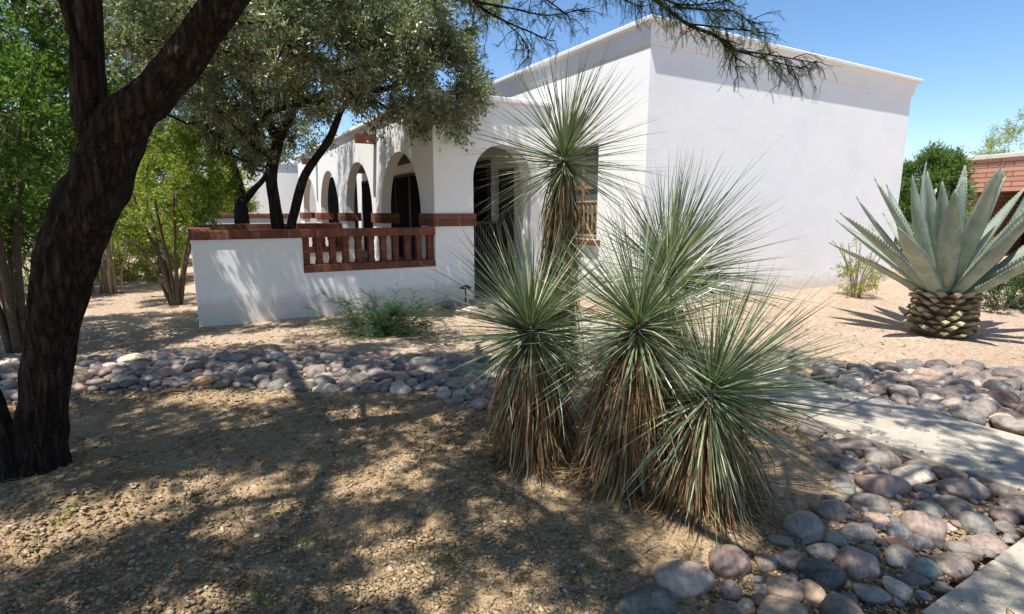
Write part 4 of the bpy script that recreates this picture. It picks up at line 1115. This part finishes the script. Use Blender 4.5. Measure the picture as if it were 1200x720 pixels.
shrub('tall_shrub', 'bright green many-stemmed shrub fanning out beside the patio wall corner', 'shrub', gp(207, 358), fan(9, 1.9, .75, (-.15, 0)), (-.2, .1, 2.0), (1.25, 1.0, 1.05), 100, 200, .28, .065, .026, M['bright'], M['twig'], stem_r=.035)
b0 = gp(122, 344); t = thing('stalk_plant', 'clump of pale upright bare stalks behind the leaning trunk', 'plant', b0)
m_ = MB()
for k in range(20):
    a = rng.random() * 6.28; s = rng.uniform(.05, .35); h = rng.uniform(1.1, 2.1); p0 = np.array([.22 * rng.normal(), .18 * rng.normal(), -.03])
    pts = [b0 + p0 + np.array([s * math.cos(a) * f ** 1.5, s * math.sin(a) * f ** 1.5, h * f]) + rng.normal(size=3) * .008 for f in np.linspace(0, 1, 7)]
    m_.tube(pts, np.linspace(.024, .012, 7), 6)
m_.build('stalks', M['pale_twig'], t, True, b0)
shrub('round_shrub', 'pale yellow-green rounded shrub on the sunny gravel behind the bare stalks', 'shrub', gp(150, 330), fan(8, .9, .7), (0, 0, .75), (1.3, 1.0, .8), 130, 230, .24, .065, .026, M['yellow'], M['pale_twig'], stem_r=.016, rmin=.004)
shrub('yellow_green_tree', 'sunlit yellow-green tree beyond the patio, between shrub and olives', 'tree', np.array([-10.2, 17.0, 0]), fan(6, 2.2, 1.0), (0, 0, 2.2), (2.3, 1.8, 1.7), 150, 300, .4, .085, .03, M['yellow'], M['twig'], stem_r=.06)
shrub('broad_tree', 'dense green tree far behind the patio walls', 'tree', np.array([-12.5, 24, 0]), fan(6, 3.0, 1.2), (0, 0, 3.2), (3.0, 2.6, 2.4), 170, 300, .6, .13, .055, M['dkgreen'], M['twig'], stem_r=.10)
shrub('broad_tree', 'spreading bright green tree at the back left beyond the round shrub', 'tree', np.array([-17, 21, 0]), fan(6, 3.0, 1.3), (0, 0, 3.0), (3.2, 2.6, 2.5), 170, 300, .6, .13, .055, M['bright'], M['twig'], stem_r=.10)
shrub('broad_tree', 'dark tree at the far left glimpsed between the leafy stems', 'tree', np.array([-22, 18, 0]), fan(6, 3.0, 1.3), (0, 0, 3.2), (3.2, 2.6, 2.6), 160, 300, .6, .13, .055, M['dkgreen'], M['twig'], stem_r=.10)
th_ = shrub('flowering_shrub', 'low shrub with a few red flowers left of the leaning trunk', 'shrub', gp(40, 362), fan(6, .8, .5), (0, 0, .85), (.7, .6, .6), 45, 90, .18, .05, .02, M['green'], M['twig'], stem_r=.014, rmin=.004)
bb = np.array(th_.location); C = ellipsoid_pts(12, bb + np.array([0, 0, .9]), (.75, .65, .6), .9)
V = clump_leaves(C, 24, .06, .04, .03, .2); mesh_np('blossoms', V, quads(V), M['flower'], th_, False, bb)

# feathery bush before the patio wall
def ferny():
    b = gp(446, 392); t = thing('feathery_bush', 'low dark green feathery bush in front of the white patio wall', 'bush', b)
    mb = MB(); V = []
    for k in range(64):
        a = rng.random() * 6.28; el = rng.uniform(.2, 1.25); L = rng.uniform(.55, 1.12) * (1.0 if el < .8 else .85)
        d = np.array([math.cos(a) * math.cos(el) * 1.15, math.sin(a) * math.cos(el) * .8, math.sin(el)]); p0 = b + np.array([.2 * rng.normal(), .14 * rng.normal(), 0])
        pts = [p0 + d * L * f + np.array([0, 0, -.28 * L * f * f]) for f in np.linspace(0, 1, 7)]; mb.tube(pts, np.linspace(.006, .002, 7), 4, cap=False)
        pts = np.array(pts)
        for i in range(1, 7):
            n = 5; P = pts[i] + (pts[i - 1] - pts[i]) * rng.random((n, 1)); dd = unit(pts[i] - pts[i - 1])
            D = unit(np.cross(dd, rng.normal(size=(n, 3)) * .3 + np.array([0, 0, 1.])) * np.where(np.arange(n) % 2, 1, -1)[:, None] + dd * .6 + rng.normal(size=(n, 3)) * .15)
            V.append(pinnae(P, D, .13 + .08 * rng.random(n), 9, .022, .007, .25))
    mb.build('stems', M['twig'], t, True, b); V = np.concatenate(V); V[:, 2] = np.maximum(V[:, 2], b[2] + .01)
    mesh_np('fronds', V, quads(V), M['fern'], t, False, b)
ferny()

# ================================================================== RIGHT SIDE PLANTS
b = gp(1002, 349); shrub('scraggly_shrub', 'sparse twiggy shrub with thin foliage against the white side wall', 'shrub', b, [[(0, 0, -.03), (-.05, 0, .3), (-.2, 0, .6), (-.36, .02, .86), (-.5, 0, 1.0)]] + fan(8, .95, .35), (.0, 0, .38), (.34, .3, .34), 44, 64, .15, .05, .012, M['yellow'], M['pale_twig'], stem_r=.014, rmin=.003, extra=[(-.1, 0, .95), (.05, .05, 1.1), (.2, 0, 1.15), (.3, .05, .9), (-.15, .05, .75)])
shrub('oleander', 'green oleander with reddish blooms rising behind the white house corner', 'shrub', np.array([10.75, 14.4, 0.]), fan(10, 2.2, .5), (0, 0, 1.75), (.85, .9, 1.45), 170, 220, .28, .11, .022, M['green'], M['twig'], stem_r=.03)
ol = bpy.data.objects['oleander']; bb = np.array(ol.location); C = ellipsoid_pts(26, bb + np.array([0, 0, 1.9]), (.85, .9, 1.4), .95); C = C[C[:, 2] > 1.2]
V = clump_leaves(C, 9, .12, .04, .03, .4); mesh_np('blossoms', V, quads(V), M['flower'], ol, False, bb)
shrub('yellow_bush', 'yellow-green bush low between the house corner and the agave', 'bush', np.array([9.9, 12.6, .05]), fan(8, .8, .5), (0, 0, .8), (.8, .7, .8), 80, 220, .2, .05, .014, M['yellow'], M['pale_twig'], stem_r=.015, rmin=.004)
shrub('low_bush', 'small dark green bush under the right-hand leaves of the agave', 'bush', gp(1172, 364), fan(7, .35, .4), (0, 0, .28), (.7, .5, .3), 70, 170, .15, .038, .018, M['dkgreen'], M['twig'], stem_r=.012, rmin=.003)
shrub('low_bush', 'small green bush at the right picture edge behind the agave', 'bush', gp(1240, 352), fan(7, .45, .4), (0, 0, .35), (.8, .5, .35), 70, 170, .15, .038, .018, M['green'], M['twig'], stem_r=.012, rmin=.003)
shrub('pale_tree', 'pale green feathery tree rising over the brick house roof', 'tree', np.array([29.2, 31.5, 0]), fan(6, 4.0, 1.3), (0, 0, 5.0), (3.0, 2.8, 2.2), 150, 150, .5, .10, .03, M['yellow'], M['twig'], stem_r=.10)

# ================================================================== LIGHT, SKY, CAMERA
elev = SUN_EL; az = SUN_AZ
S = Vector((math.cos(elev) * math.cos(az), math.cos(elev) * math.sin(az), math.sin(elev)))
sun = bpy.data.lights.new('sun', 'SUN'); sun.energy = 5.0; sun.angle = R(.53); sun.color = (1, .964, .905)
so = bpy.data.objects.new('sun', sun); COL.objects.link(so); so.rotation_euler = S.to_track_quat('Z', 'Y').to_euler(); so.location = (S * 60)
w = bpy.data.worlds.new('World'); scene.world = w; w.use_nodes = True; nt = w.node_tree
bg = nt.nodes['Background']; sky = nt.nodes.new('ShaderNodeTexSky'); sky.sky_type = 'NISHITA'; sky.sun_disc = False
sky.sun_elevation = elev; sky.sun_rotation = math.atan2(S.x, S.y); sky.altitude = 700; sky.air_density = 1.0; sky.dust_density = .5; sky.ozone_density = 2.6
hs = nt.nodes.new('ShaderNodeHueSaturation'); hs.inputs['Saturation'].default_value = 1.12; nt.links.new(sky.outputs[0], hs.inputs['Color']); nt.links.new(hs.outputs[0], bg.inputs[0]); bg.inputs[1].default_value = .125

cam = bpy.data.cameras.new('camera'); co = bpy.data.objects.new('camera', cam); COL.objects.link(co)
cam.sensor_width = 36; cam.sensor_fit = 'HORIZONTAL'; cam.lens = 36 * F_PX / 1200; cam.clip_end = 2000; cam.clip_start = .05
co.location = (0, 0, EYE); co.rotation_euler = (math.pi / 2 - TH, 0, 0); scene.camera = co

scene.view_settings.view_transform = 'Standard'; scene.view_settings.look = 'None'; scene.view_settings.gamma = 1; scene.view_settings.use_curve_mapping = False
scene.view_settings.exposure = 0.63
scene.render.engine = 'CYCLES'
cy = scene.cycles
cy.use_denoising = True; cy.denoiser = 'OPENIMAGEDENOISE'; cy.denoising_prefilter = 'ACCURATE'
cy.max_bounces = 8; cy.diffuse_bounces = 4; cy.transmission_bounces = 6; cy.transparent_max_bounces = 8; cy.sample_clamp_indirect = 6
